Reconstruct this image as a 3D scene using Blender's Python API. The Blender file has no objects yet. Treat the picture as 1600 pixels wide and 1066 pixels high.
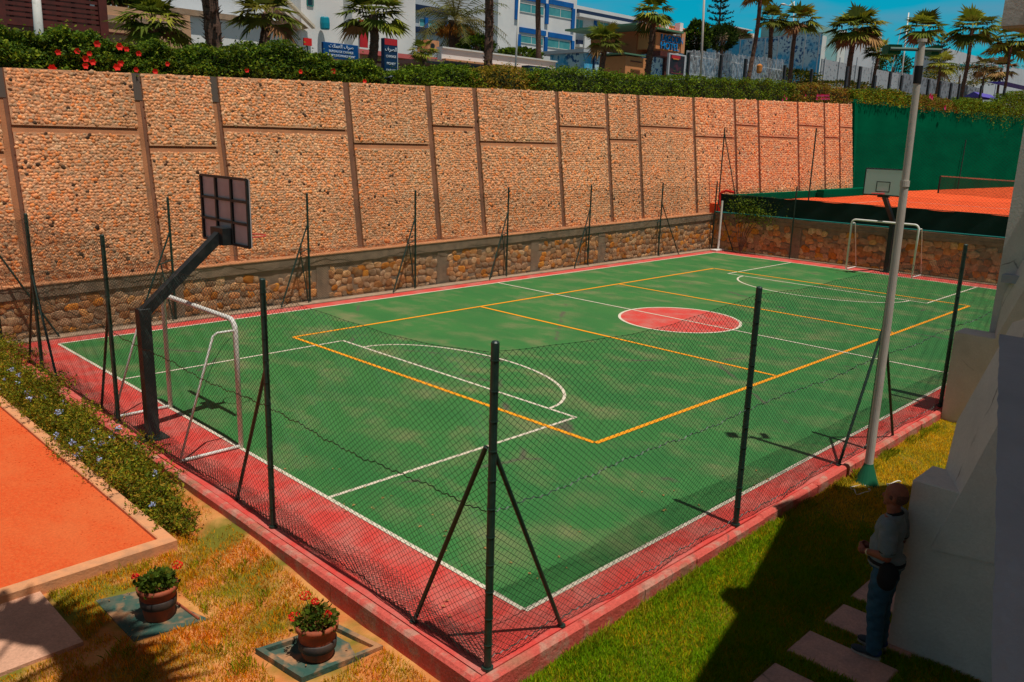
import bpy, math, random
import numpy as np
from mathutils import Vector, Matrix
random.seed(7); rng = np.random.default_rng(7)
S = bpy.context.scene; col = S.collection
R = math.radians
# ------------------------------------------------------------------ camera
CAM = np.array([-18.638, -12.109, 4.599]); FPX = 1292.8
yaw, pit, rol = .779, -.24, .029
fw = np.array([math.cos(yaw)*math.cos(pit), math.sin(yaw)*math.cos(pit), math.sin(pit)])
rt0 = np.array([math.sin(yaw), -math.cos(yaw), 0.]); up0 = np.cross(rt0, fw)
rt = math.cos(rol)*rt0 + math.sin(rol)*up0; up = -math.sin(rol)*rt0 + math.cos(rol)*up0
cd = bpy.data.cameras.new('camera'); cam = bpy.data.objects.new('camera', cd); col.objects.link(cam)
cd.sensor_width = 36; cd.lens = FPX/1600*36; cd.clip_start = .05; cd.clip_end = 3000
M = Matrix(((rt[0], up[0], -fw[0], CAM[0]), (rt[1], up[1], -fw[1], CAM[1]), (rt[2], up[2], -fw[2], CAM[2]), (0, 0, 0, 1)))
cam.matrix_world = M; S.camera = cam
def ray(px, py): return fw + (px-800)/FPX*rt - (py-533)/FPX*up
def F(px, py, Y):                       # where the sight line meets the plane y = Y (far things behind the wall)
    d = ray(px, py); t = (Y-CAM[1])/d[1]; p = CAM+t*d; return float(p[0]), float(p[2])
def G(px, py, z=0.):
    d = ray(px, py); t = (z-CAM[2])/d[2]; p = CAM+t*d; return float(p[0]), float(p[1])
# ------------------------------------------------------------------ sky, sun, exposure
SUN = Vector((-.022, -.31, 1)).normalized()
el = math.asin(SUN.z); az = math.atan2(SUN.x, SUN.y)
W = bpy.data.worlds.new('World'); S.world = W; W.use_nodes = True
nt = W.node_tree; nt.nodes.clear(); N = nt.nodes.new; L = nt.links.new
sky = N('ShaderNodeTexSky'); sky.sky_type = 'NISHITA'; sky.sun_disc = False; sky.sun_elevation = el; sky.sun_rotation = az
sky.air_density = 1.2; sky.dust_density = .3; sky.ozone_density = 2
tc = N('ShaderNodeTexCoord'); sx = N('ShaderNodeSeparateXYZ'); L(tc.outputs['Generated'], sx.inputs[0])
cr = N('ShaderNodeValToRGB'); cr.color_ramp.elements[0].position = .02; cr.color_ramp.elements[0].color = (.08, .50, .66, 1)
cr.color_ramp.elements[1].position = .36; cr.color_ramp.elements[1].color = (.60, .39, .27, 1)
e = cr.color_ramp.elements.new(.17); e.color = (.004, .66, .78, 1)
e = cr.color_ramp.elements.new(.09); e.color = (.010, .58, .72, 1)
L(sx.outputs['Z'], cr.inputs[0])
mul = N('ShaderNodeMix'); mul.data_type = 'RGBA'; mul.blend_type = 'MULTIPLY'; mul.inputs[0].default_value = 1
L(sky.outputs[0], mul.inputs[6]); L(cr.outputs[0], mul.inputs[7])
mp = N('ShaderNodeMapping'); mp.inputs['Scale'].default_value = (2.2, 2.2, 11); L(tc.outputs['Generated'], mp.inputs[0])
cn = N('ShaderNodeTexNoise'); cn.inputs['Scale'].default_value = 1.6; cn.inputs['Detail'].default_value = 7; L(mp.outputs[0], cn.inputs[0])
c2 = N('ShaderNodeValToRGB'); c2.color_ramp.elements[0].position = .46; c2.color_ramp.elements[0].color = (0, 0, 0, 1)
c2.color_ramp.elements[1].position = .75; c2.color_ramp.elements[1].color = (.75, .75, .75, 1); L(cn.outputs['Fac'], c2.inputs[0])
cm = N('ShaderNodeMix'); cm.data_type = 'RGBA'; L(c2.outputs[0], cm.inputs[0]); L(mul.outputs[2], cm.inputs[6]); cm.inputs[7].default_value = (2.0, 2.1, 2.9, 1)
bg = N('ShaderNodeBackground'); bg.inputs[1].default_value = .108; L(cm.outputs[2], bg.inputs[0])
wo = N('ShaderNodeOutputWorld'); L(bg.outputs[0], wo.inputs[0])
sd = bpy.data.lights.new('sun', 'SUN'); sd.energy = 4.2; sd.angle = R(.55); sd.color = (1, .95, .87)
so = bpy.data.objects.new('sun', sd); col.objects.link(so); so.rotation_euler = SUN.to_track_quat('Z', 'Y').to_euler()
S.view_settings.view_transform = 'Standard'; S.view_settings.look = 'None'; S.view_settings.exposure = 0; S.view_settings.gamma = 1
S.view_settings.use_curve_mapping = False
# ------------------------------------------------------------------ materials
def mat(name, c, rough=.8, c2=None, scale=3., lo=.4, hi=.6, bump=0., bscale=40., tint=False, metal=0., c3=None, s3=.6, l3=.5, h3=.7, spec=.3, trans=0, detail=6, stretch=None, grain=0., crack=0.):
    m = bpy.data.materials.new(name); m.use_nodes = True; t = m.node_tree; b = t.nodes['Principled BSDF']
    b.inputs['Roughness'].default_value = rough; b.inputs['Metallic'].default_value = metal; b.inputs['Specular IOR Level'].default_value = spec
    g = t.nodes.new('ShaderNodeTexCoord'); src = g.outputs['Object']
    if stretch:
        mm = t.nodes.new('ShaderNodeMapping'); mm.inputs['Scale'].default_value = stretch; t.links.new(src, mm.inputs[0]); src = mm.outputs[0]
    out = None
    def noise(sc, det=detail):
        n = t.nodes.new('ShaderNodeTexNoise'); n.inputs['Scale'].default_value = sc; n.inputs['Detail'].default_value = det; n.inputs['Roughness'].default_value = .6
        t.links.new(src, n.inputs['Vector']); return n.outputs['Fac']
    def ramp(v, a, bb):
        r = t.nodes.new('ShaderNodeMapRange'); r.inputs['From Min'].default_value = a; r.inputs['From Max'].default_value = bb; t.links.new(v, r.inputs['Value']); return r.outputs[0]
    def mix(f, A, B, mode='MIX'):
        x = t.nodes.new('ShaderNodeMix'); x.data_type = 'RGBA'; x.blend_type = mode
        if isinstance(f, float): x.inputs[0].default_value = f
        else: t.links.new(f, x.inputs[0])
        for k, q in ((6, A), (7, B)):
            if isinstance(q, tuple): x.inputs[k].default_value = (*q, 1)
            else: t.links.new(q, x.inputs[k])
        return x.outputs[2]
    out = tuple(c)
    if c2: out = mix(ramp(noise(scale), lo, hi), out, tuple(c2))
    if c3: out = mix(ramp(noise(s3, 3), l3, h3), out, tuple(c3))
    if tint:
        a = t.nodes.new('ShaderNodeAttribute'); a.attribute_name = 'tint'; out = mix(1., out, a.outputs['Color'], 'MULTIPLY')
    if grain:
        q = t.nodes.new('ShaderNodeMapRange'); q.inputs['From Min'].default_value = .3; q.inputs['From Max'].default_value = .7; q.inputs['To Min'].default_value = 1-grain; q.inputs['To Max'].default_value = 1+grain*.7
        gn_ = t.nodes.new('ShaderNodeTexNoise'); gn_.inputs['Scale'].default_value = 34; gn_.inputs['Detail'].default_value = 9; gn_.inputs['Roughness'].default_value = .8; t.links.new(g.outputs['Object'], gn_.inputs['Vector']); t.links.new(gn_.outputs['Fac'], q.inputs['Value'])
        cc = t.nodes.new('ShaderNodeCombineColor'); [t.links.new(q.outputs[0], cc.inputs[i]) for i in range(3)]; out = mix(1., out, cc.outputs[0], 'MULTIPLY')
    if crack:
        vo = t.nodes.new('ShaderNodeTexVoronoi'); vo.feature = 'DISTANCE_TO_EDGE'; vo.inputs['Scale'].default_value = crack
        dn = t.nodes.new('ShaderNodeTexNoise'); dn.inputs['Scale'].default_value = 3.; dn.inputs['Detail'].default_value = 5; t.links.new(g.outputs['Object'], dn.inputs['Vector'])
        ad = t.nodes.new('ShaderNodeVectorMath'); ad.operation = 'MULTIPLY_ADD'; ad.inputs[1].default_value = (.25, .25, .25); t.links.new(dn.outputs['Color'], ad.inputs[0]); t.links.new(g.outputs['Object'], ad.inputs[2]); t.links.new(ad.outputs[0], vo.inputs['Vector'])
        f1 = ramp(vo.outputs['Distance'], .010, .002); f2 = ramp(noise(1.1, 2), .52, .6); mm2 = t.nodes.new('ShaderNodeMath'); mm2.operation = 'MULTIPLY'; t.links.new(f1, mm2.inputs[0]); t.links.new(f2, mm2.inputs[1])
        mm3 = t.nodes.new('ShaderNodeMath'); mm3.operation = 'MULTIPLY'; t.links.new(mm2.outputs[0], mm3.inputs[0]); mm3.inputs[1].default_value = .75; mx = t.nodes.new('ShaderNodeMix'); mx.data_type = 'RGBA'
        t.links.new(mm3.outputs[0], mx.inputs[0]); mx.inputs[7].default_value = (.10, .08, .065, 1)
        if isinstance(out, tuple): mx.inputs[6].default_value = (*out, 1)
        else: t.links.new(out, mx.inputs[6])
        out = mx.outputs[2]
    if isinstance(out, tuple): b.inputs['Base Color'].default_value = (*out, 1)
    else: t.links.new(out, b.inputs['Base Color'])
    if bump:
        bn = t.nodes.new('ShaderNodeBump'); bn.inputs['Strength'].default_value = bump; bn.inputs['Distance'].default_value = .02
        t.links.new(noise(bscale, 5), bn.inputs['Height']); t.links.new(bn.outputs[0], b.inputs['Normal'])
    if trans:
        tr = t.nodes.new('ShaderNodeBsdfTranslucent'); ms = t.nodes.new('ShaderNodeMixShader'); ms.inputs[0].default_value = trans
        if isinstance(out, tuple): tr.inputs[0].default_value = (*out, 1)
        else: t.links.new(out, tr.inputs[0])
        t.links.new(b.outputs[0], ms.inputs[1]); t.links.new(tr.outputs[0], ms.inputs[2])
        t.links.new(ms.outputs[0], t.nodes['Material Output'].inputs[0])
    return m
K = dict(
 green=mat('court_green', (.043, .176, .045), .6, (.19, .20, .09), 1.25, .47, .74, .12, 60, c3=(.034, .158, .042), s3=.7, l3=.45, h3=.65, spec=.15, stretch=(1, .62, 1), grain=.30, crack=.16),
 red=mat('court_red', (.60, .055, .042), .7, (.50, .17, .135), 1.8, .42, .72, .15, 60, grain=.30),
 kerbred=mat('kerb_red', (.58, .095, .07), .8, (.48, .22, .16), 4., .48, .62, .6, 25, grain=.35, crack=.9, c3=(.36, .15, .09), s3=1.2, l3=.58, h3=.68),
 white=mat('line_white', (.66, .58, .45), .8, (.36, .38, .26), 9., .52, .75, .1, grain=.2),
 yellow=mat('line_yellow', (.86, .32, .006), .8, (.50, .27, .03), 9., .55, .8, .1, grain=.2),
 clay=mat('clay', (.64, .078, .013), .95, (.68, .120, .026), 34., .35, .7, .6, 90, c3=(.66, .125, .03), s3=1.5, l3=.45, h3=.66, grain=.25, stretch=(1, .5, 1)),
 tennis=mat('tennis_clay', (.72, .075, .012), .95, (.78, .10, .02), .8, .4, .6),
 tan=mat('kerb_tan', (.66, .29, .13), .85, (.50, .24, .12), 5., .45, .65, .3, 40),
 conc=mat('backing_concrete', (.50, .20, .09), .9, (.36, .145, .065), 1.8, .4, .7, .4, 25, c3=(.22, .12, .07), s3=.7, l3=.62, h3=.72),
 pface=mat('panel_face', (.66, .33, .17), .9, (.52, .26, .14), 20., .4, .6, .5, 50),
 cap=mat('cap_concrete', (.50, .30, .20), .9, (.30, .22, .17), 3., .4, .7, .4, 30),
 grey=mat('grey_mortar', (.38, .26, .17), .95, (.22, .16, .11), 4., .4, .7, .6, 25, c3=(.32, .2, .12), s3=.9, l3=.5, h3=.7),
 pebble=mat('pebble', (1, 1, 1), .85, (.8, .75, .7), 25., .4, .6, .4, 70, tint=True),
 stone=mat('rubble_stone', (1, 1, 1), .9, (.65, .58, .5), 9., .4, .65, .6, 30, tint=True),
 leaf=mat('leaf', (1, 1, 1), .7, tint=True, trans=.3, spec=.12),
 petal=mat('petal', (1, 1, 1), .7, tint=True, trans=.2),
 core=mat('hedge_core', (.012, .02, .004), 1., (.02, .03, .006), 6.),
 soil=mat('soil', (.52, .17, .045), 1., (.58, .27, .08), 2.5, .4, .6, .8, 25, c3=(.16, .14, .012), s3=1.3, l3=.45, h3=.6),
 lawn=mat('lawn_soil', (.12, .12, .008), 1., (.3, .16, .02), 2., .5, .7, .8, 25),
 blade=mat('grass_blade', (1, 1, 1), .9, tint=True, trans=.3, spec=.05),
 post=mat('post_green', (.010, .030, .022), .4, (.02, .05, .036), 9., .5, .7, spec=.5),
 wire=mat('wire_green', (.012, .030, .022), .45),
 dark=mat('dark_steel', (.012, .016, .017), .45, (.03, .03, .03), 8., .5, .7, spec=.4),
 steelw=mat('white_tube', (.70, .68, .62), .4, (.52, .50, .44), 7., .55, .7),
 pole=mat('pole_grey', (.55, .50, .43), .5, (.42, .37, .31), 5., .4, .7, .1, stretch=(1, 1, .3)),
 plaster=mat('plaster', (.66, .61, .55), .9, (.58, .54, .49), 2.2, .4, .7, .35, 22, c3=(.50, .46, .42), s3=.9, l3=.58, h3=.75, grain=.12, crack=.55),
 plaster2=mat('plaster_skylit', (.40, .42, .46), .9, (.34, .36, .40), 2., .4, .7, .45, 18),  # bluish sky light on upward faces, put into the plaster colour
 soffit=mat('soffit', (.62, .38, .2), .9, (.5, .3, .16), 3.),
 slab=mat('paving', (.56, .33, .26), .9, (.40, .26, .22), 6., .4, .7, .4, 50, grain=.3, crack=.8),
 path=mat('path', (.62, .33, .21), .9, (.50, .27, .17), 4., .4, .7, .4, 60, grain=.3),
 padg=mat('green_cover', (.030, .085, .065), .8, (.09, .10, .07), 5., .42, .6, .5, 30, c3=(.42, .20, .09), s3=3.4, l3=.5, h3=.66),
 terra=mat('terracotta', (.34, .075, .03), .7, (.20, .06, .035), 7., .45, .65, .2, 40),
 potdk=mat('pot_band', (.035, .03, .03), .6, (.07, .05, .04), 9.),
 screen=mat('windscreen', (.001, .115, .052), 1., (.001, .085, .040), .35, .35, .65, .15, 60, stretch=(1, 1, 3), spec=0),
 screend=mat('windscreen_dark', (.002, .022, .017), .9, (.004, .034, .026), 1., .4, .7, .2, 50),
 teal=mat('teal_rail', (.008, .17, .15), .6),
 netm=mat('net', (.06, .085, .06), .9),
 bark=mat('palm_bark', (.16, .085, .055), .95, (.06, .035, .025), 9., .4, .65, .9, 20, stretch=(1, 1, 3)),
 wallw=mat('white_render', (.76, .75, .72), .8, (.66, .66, .64), .5, .4, .7, grain=.08, c3=(.60, .61, .62), s3=.15, l3=.5, h3=.7),
 wallg=mat('grey_render', (.50, .52, .54), .8, (.42, .44, .46), .4, .4, .7),
 walltan=mat('tan_render', (.60, .34, .19), .85, (.48, .28, .16), .5, .4, .7),
 wallor=mat('orange_render', (.66, .26, .09), .85, (.5, .2, .08), .6, .4, .7),
 brown=mat('brown_timber', (.12, .025, .018), .6, (.08, .02, .015), 3., .4, .6),
 blue=mat('blue_paint', (.004, .12, .40), .5, (.003, .09, .32), 1.),
 navy=mat('navy_paint', (.010, .022, .060), .5),
 signb=mat('sign_blue', (.002, .075, .26), .4, (.002, .06, .2), 2.),
 signn=mat('sign_navy', (.004, .03, .085), .4),
 signr=mat('sign_red', (.55, .02, .025), .5, (.42, .02, .03), 3.),
 txt=mat('sign_letter', (.75, .8, .85), .6),
 txtb=mat('letter_blue', (.0, .22, .55), .5),
 glass=mat('window_glass', (.05, .25, .26), .15, (.10, .34, .34), 1.2, .35, .65, spec=.6),
 glassd=mat('dark_glass', (.015, .02, .025), .15, (.05, .06, .06), .8, spec=.6),
 roofr=mat('roof_tile', (.62, .12, .05), .8, (.5, .1, .05), 2.),
 roofg=mat('green_roof', (.10, .22, .13), .7),
 mosaic=mat('mosaic', (.50, .66, .72), .6, (.02, .10, .26), 3.4, .53, .57, c3=(.05, .42, .70), s3=.45, l3=.45, h3=.6),
 picket=mat('grey_picket', (.58, .62, .64), .7, (.2, .22, .24), 4., .45, .6),
 purple=mat('purple_canvas', (.09, .07, .36), .7),
 pink=mat('pink_paint', (.60, .13, .12), .7),
 asphalt=mat('asphalt', (.10, .095, .09), .95, (.14, .13, .12), 2., bump=.3),
 hill=mat('ground_far', (.30, .22, .13), 1., (.16, .14, .06), .3),
 skin=mat('skin', (.26, .085, .048), .6, (.20, .06, .035), 12., spec=.3),
 shirt=mat('shirt_grey', (.17, .20, .21), .9, (.14, .17, .18), 8., .4, .6, .3, 40),
 jeans=mat('jeans', (.035, .10, .15), .9, (.025, .07, .11), 9., .4, .6, .3, 60),
 black=mat('black_cloth', (.008, .008, .010), .8),
 shoe=mat('shoe', (.03, .04, .05), .7), shoeb=mat('shoe_blue', (.015, .05, .16), .8), sole=mat('sole', (.35, .32, .28), .7),
 board=mat('backboard_rear', (.50, .44, .44), .5, (.44, .36, .36), 2.),
 boardf=mat('backboard_front', (.60, .64, .62), .45), rim=mat('rim_red', (.55, .05, .045), .5),
 gbar=mat('grey_green', (.10, .16, .13), .6),
 gcone=mat('green_cone', (.008, .11, .05), .6), redp=mat('red_pipe', (.7, .02, .015), .5),
 orange=mat('dry_orange', (.55, .2, .04), .9), poster=mat('dark_poster', (.02, .012, .016), .4, (.10, .02, .03), 1.5, .5, .6),
 band=mat('black_band', (.01, .01, .01), .7), gold=mat('wristband', (.6, .5, .3), .4),
)
# ------------------------------------------------------------------ object helpers
def tagx(o, label=None, cat=None, group=None, kind=None):
    if label: o['label'] = label
    if cat: o['category'] = cat
    if group: o['group'] = group
    if kind: o['kind'] = kind
    return o
def thing(name, label, cat, loc=(0, 0, 0), group=None, rz=0):
    o = bpy.data.objects.new(name, None); col.objects.link(o); o.location = loc; o.rotation_euler[2] = rz; o.empty_display_size = .1
    return tagx(o, label, cat, group)
def absloc(o):
    v = np.zeros(3)
    while o is not None: v += np.array(o.location); o = o.parent
    return v
class MB:
    def __init__(s): s.v = []; s.f = []; s.n = 0; s.t = []
    def add(s, v, f, tint=None):
        v = np.asarray(v, float); s.v.append(v); s.f += [tuple(i+s.n for i in q) for q in f]; s.n += len(v)
        s.t.append(np.tile(np.array([1, 1, 1.]) if tint is None else np.asarray(tint, float), (len(v), 1)) if tint is None or np.ndim(tint) == 1 else np.asarray(tint, float)); return s
    def box(s, x0, x1, y0, y1, z0, z1, bev=0., tint=None):
        x0, x1 = sorted((x0, x1)); y0, y1 = sorted((y0, y1)); z0, z1 = sorted((z0, z1))
        if bev <= 0:
            v = [(x, y, z) for z in (z0, z1) for y in (y0, y1) for x in (x0, x1)]
            return s.add(v, [(0, 2, 3, 1), (4, 5, 7, 6), (0, 1, 5, 4), (2, 6, 7, 3), (0, 4, 6, 2), (1, 3, 7, 5)], tint)
        b = min(bev, (x1-x0)/2.1, (y1-y0)/2.1, (z1-z0)/2.1)
        v = []; f = []
        def ring(z, i): 
            k = len(v); v.extend([(x0+i+b*.0, y0+i, z), (x1-i, y0+i, z), (x1-i, y1-i, z), (x0+i, y1-i, z)]); return k
        a = ring(z0, b); c = ring(z0+b, 0); d = ring(z1-b, 0); e2 = ring(z1, b)
        f.append((a+3, a+2, a+1, a)); f.append((e2, e2+1, e2+2, e2+3))
        for p, q in ((a, c), (c, d), (d, e2)):
            for k in range(4): f.append((p+k, p+(k+1) % 4, q+(k+1) % 4, q+k))
        return s.add(v, f, tint)
    def tube(s, pts, r, n=10, cap=True, tint=None):
        pts = [np.asarray(p, float) for p in pts]; m = len(pts); rr = r if isinstance(r, (list, tuple, np.ndarray)) else [r]*m
        v = []; f = []; prev = None
        for i, p in enumerate(pts):
            d = pts[min(i+1, m-1)]-pts[max(i-1, 0)]; d = d/(np.linalg.norm(d)+1e-9)
            if prev is None: a = np.cross(d, (0, 0, 1.) if abs(d[2]) < .9 else (1., 0, 0))
            else: a = prev-d*(prev@d)
            a /= np.linalg.norm(a); prev = a; b = np.cross(d, a)
            for k in range(n):
                w = 2*math.pi*k/n + (math.pi/4 if n == 4 else 0); v.append(p+rr[i]*(math.cos(w)*a+math.sin(w)*b))
        for i in range(m-1):
            for k in range(n): f.append((i*n+k, i*n+(k+1) % n, (i+1)*n+(k+1) % n, (i+1)*n+k))
        if cap: f.append(tuple(range(n-1, -1, -1))); f.append(tuple((m-1)*n+k for k in range(n)))
        return s.add(v, f, tint)
    def lathe(s, prof, c=(0, 0, 0), n=24, tint=None):
        v = []; f = []
        for r, z in prof:
            for k in range(n): w = 2*math.pi*k/n; v.append((c[0]+r*math.cos(w), c[1]+r*math.sin(w), c[2]+z))
        for i in range(len(prof)-1):
            for k in range(n): f.append((i*n+k, i*n+(k+1) % n, (i+1)*n+(k+1) % n, (i+1)*n+k))
        f.append(tuple(range(n-1, -1, -1))); f.append(tuple((len(prof)-1)*n+k for k in range(n)))
        return s.add(v, f, tint)
    def poly(s, pts, z0, z1, tint=None):          # vertical prism from a plan outline
        n = len(pts); v = [(x, y, z0) for x, y in pts]+[(x, y, z1) for x, y in pts]
        f = [tuple(range(n-1, -1, -1)), tuple(range(n, 2*n))]+[(k, (k+1) % n, n+(k+1) % n, n+k) for k in range(n)]
        return s.add(v, f, tint)
    def ell(s, c, r, n=10, m=7, tint=None, rot=None):
        v = [(0, 0, -1)]; f = []
        for i in range(1, m):
            a = math.pi*i/m-math.pi/2
            for k in range(n): w = 2*math.pi*k/n; v.append((math.cos(a)*math.cos(w), math.cos(a)*math.sin(w), math.sin(a)))
        v.append((0, 0, 1)); v = np.array(v)*np.array(r)
        if rot is not None: v = v@np.array(rot).T
        v = v+np.array(c)
        for k in range(n): f.append((0, 1+(k+1) % n, 1+k))
        for i in range(m-2):
            for k in range(n): a = 1+i*n+k; b = 1+i*n+(k+1) % n; f.append((a, b, b+n, a+n))
        t0 = 1+(m-2)*n; e3 = len(v)-1
        for k in range(n): f.append((t0+k, t0+(k+1) % n, e3))
        return s.add(v, f, tint)
    def build(s, name, m, parent=None, smooth=False, local=False):
        v = np.concatenate(s.v) if s.v else np.zeros((0, 3))
        if parent is not None and not local: v = v-absloc(parent)
        me = bpy.data.meshes.new(name); me.from_pydata(v.tolist(), [], s.f)
        t = np.concatenate(s.t); a = me.color_attributes.new('tint', 'FLOAT_COLOR', 'POINT')
        a.data.foreach_set('color', np.concatenate([t, np.ones((len(t), 1))], 1).astype(np.float32).ravel())
        if smooth: me.polygons.foreach_set('use_smooth', [True]*len(me.polygons))
        me.materials.append(K[m] if isinstance(m, str) else m); me.update()
        o = bpy.data.objects.new(name, me); col.objects.link(o); o.parent = parent
        return o
def fast(name, v, nper, m, parent=None, tint=None, smooth=False):
    """many equal faces of nper vertices each, vertices not shared"""
    v = np.asarray(v, np.float32).reshape(-1, 3)
    if parent is not None: v = v-absloc(parent).astype(np.float32)
    nv = len(v); nf = nv//nper; me = bpy.data.meshes.new(name)
    me.vertices.add(nv); me.vertices.foreach_set('co', v.ravel()); me.loops.add(nv); me.polygons.add(nf)
    me.loops.foreach_set('vertex_index', np.arange(nv, dtype=np.int32)); me.polygons.foreach_set('loop_start', np.arange(0, nv, nper, dtype=np.int32))
    if tint is not None:
        a = me.color_attributes.new('tint', 'FLOAT_COLOR', 'POINT'); t = np.ones((nv, 4), np.float32); t[:, :3] = np.repeat(tint, nper, 0) if len(tint) == nf else tint
        a.data.foreach_set('color', t.ravel())
    me.update(calc_edges=True); me.validate()
    me.materials.append(K[m]); o = bpy.data.objects.new(name, me); col.objects.link(o); o.parent = parent; return o
def inst(name, base_v, base_f, cents, scl, rotz, tints, m, parent=None, smooth=True, nrm=None):
    """one mesh holding many transformed copies of a small pebble or stone"""
    bv = np.asarray(base_v); nb = len(bv); n = len(cents)
    V = bv[None]*scl[:, None, :]; c, s_ = np.cos(rotz), np.sin(rotz)
    sh_r = np.random.default_rng(n).uniform(-.4, .4, (n, 1)); sh_q = np.random.default_rng(n+1).uniform(2, 5, (n, 1)); V = V.copy(); V[..., 0] += sh_r*V[..., 2]; V[..., 2] *= 1+.12*np.sin(V[..., 0]/(scl[:, [0]])*sh_q); x = V[..., 0]*c[:, None]-V[..., 2]*s_[:, None]; z = V[..., 0]*s_[:, None]+V[..., 2]*c[:, None]; V = np.stack([x, V[..., 1], z], -1)
    if nrm is not None: V = V@nrm.T
    V = V+cents[:, None, :]; V = V.reshape(-1, 3)
    if parent is not None: V = V-absloc(parent)
    f = np.asarray(base_f); Fs = (f[None]+(np.arange(n)*nb)[:, None, None]).reshape(-1, 3)
    me = bpy.data.meshes.new(name); me.vertices.add(len(V)); me.vertices.foreach_set('co', V.astype(np.float32).ravel())
    me.loops.add(Fs.size); me.loops.foreach_set('vertex_index', Fs.astype(np.int32).ravel()); me.polygons.add(len(Fs))
    me.polygons.foreach_set('loop_start', np.arange(0, Fs.size, 3, dtype=np.int32)); me.polygons.foreach_set('use_smooth', np.full(len(Fs), smooth))
    a = me.color_attributes.new('tint', 'FLOAT_COLOR', 'POINT'); t = np.ones((len(V), 4), np.float32); t[:, :3] = np.repeat(tints, nb, 0); a.data.foreach_set('color', t.ravel())
    me.update(calc_edges=True); me.materials.append(K[m]); o = bpy.data.objects.new(name, me); col.objects.link(o); o.parent = parent; return o
def ico(sub):
    import bmesh
    b = bmesh.new(); bmesh.ops.create_icosphere(b, subdivisions=sub, radius=1); v = np.array([q.co[:] for q in b.verts]); f = [[q.index for q in p.verts] for p in b.faces]; b.free(); return v, f
def nz(x, y, s=1., o=0.):      # cheap smooth value noise in -1..1
    return (np.sin(x*s*1.7+o)+np.sin(y*s*2.3+o*1.7+1.3)+np.sin((x+y)*s*1.1+2.1+o)+np.sin((x-y*1.3)*s*2.9+o*.7))/4
def struct(o, label=None): o['kind'] = 'structure'; return o
def copy_tree(o, parent=None):
    c = o.copy(); col.objects.link(c); c.parent = parent
    for ch in [q for q in bpy.data.objects if q.parent == o]: copy_tree(ch, c)
    return c
# ================================================================== THE SETTING: ground
struct(MB().box(-400, 14.0, -300, 8.6, -1.0, -.262).build('ground', 'hill'))
# lawn relief sheets
def gz(x, y):
    a = np.clip((np.asarray(y)+9.1)/1.4, 0, 1); b = np.clip((np.asarray(x)+14.6)/4.5, 0, 1); c = np.clip((np.asarray(x)+14.78)/.36, 0, 1)*(np.asarray(x) < -14.3); return -.236+np.maximum(.10*a*a*(3-2*a)*b, (.015+.122*np.clip((np.asarray(y)+5.3)/1.5, 0, 1))*c*c*(3-2*c))
def sheet(name, x0, x1, y0, y1, z, m, n=60):
    xs = np.linspace(x0, x1, n); ys = np.linspace(y0, y1, n); v = [(x, y, float(gz(x, y))-(0 if name == 'lawn' else .006)+.010*float(nz(x, y, 3))) for y in ys for x in xs]
    f = [(j*n+i, j*n+i+1, (j+1)*n+i+1, (j+1)*n+i) for j in range(n-1) for i in range(n-1)]
    return struct(MB().add(v, f).build(name, m, smooth=True))
sheet('lawn', -17.9, 14, -10.6, -7.4, -.236, 'lawn')
sheet('garden_soil', -19.5, -14.3, -10.6, 7.9, -.244, 'soil', 110)
# court slab, paint, lines
struct(MB().box(-14.22, 14.3, -7.497, 7.9, -.26, 0).build('red_court_border', 'red'))
struct(MB().box(-13.21, 13.21, -7.045, 7.045, .0005, .004).build('green_court', 'green'))
struct(MB().lathe([(1.57, 0), (1.57, .003)], (0, 0, .0045), 64).build('red_center_circle', 'red'))
def line(name, pts, w, m, z):
    b = MB()
    for (x0, y0), (x1, y1) in pts:
        d = np.array([x1-x0, y1-y0]); ln = np.linalg.norm(d); d /= ln; q = np.array([-d[1], d[0]])*w/2
        a = np.array([x0, y0]); c = np.array([x1, y1]); b.add([(*(a-q), z), (*(c-q), z), (*(c+q), z), (*(a+q), z)], [(0, 1, 2, 3)])
    return struct(b.build(name, m))
w = .060; X, Y = 13.21, 7.045
line('white_side_line', [((-X, -Y), (X, -Y)), ((-X, Y), (X, Y))], w, 'white', .008)
line('white_end_line', [((-X, -Y+w/2), (-X, Y-w/2)), ((X, -Y+w/2), (X, Y-w/2))], w, 'white', .008)
line('white_half_line', [((0, -Y+w/2), (0, Y-w/2))], w, 'white', .0125)
kx = -8.3
line('white_key_line', [((-X+w/2, -3.48), (kx, -3.48)), ((-X+w/2, 3.52), (kx, 3.52)), ((kx, -3.506), (kx, 3.546)),
                        ((X-w/2, -3.48), (8.33, -3.48)), ((X-w/2, 3.48), (8.33, 3.48)), ((8.33, -3.506), (8.33, 3.506))], w, 'white', .0085)
def arc(cx, cy, rx, ry, a0, a1, n=40):
    p = [(cx+rx*math.cos(a0+(a1-a0)*i/n), cy+ry*math.sin(a0+(a1-a0)*i/n)) for i in range(n+1)]; return p
def band(name, p, w, m, z, closed=False):
    v = []; n = len(p)
    for i in range(n):
        a = np.array(p[max(i-1, 0)] if not closed else p[i-1]); b = np.array(p[min(i+1, n-1)] if not closed else p[(i+1) % n]); d = b-a; d /= np.linalg.norm(d); q = np.array([-d[1], d[0]])*w/2
        v += [(*(np.array(p[i])-q), z), (*(np.array(p[i])+q), z)]
    f = [(2*i, 2*i+2, 2*i+3, 2*i+1) for i in range(n-1)]+([(2*n-2, 0, 1, 2*n-1)] if closed else [])
    return struct(MB().add(v, f).build(name, m))
band('white_arc_line', arc(kx, -.06, 1.68, 2.8, -math.pi/2, math.pi/2), w, 'white', .0095)
band('white_arc_line', arc(8.33, -.06, -2.1, 2.9, -math.pi/2, math.pi/2), w, 'white', .0095)
band('white_circle_line', arc(0, 0, 1.6, 1.6, 0, 2*math.pi*63/64, 63), w*1.2, 'white', .0095, True)
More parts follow.
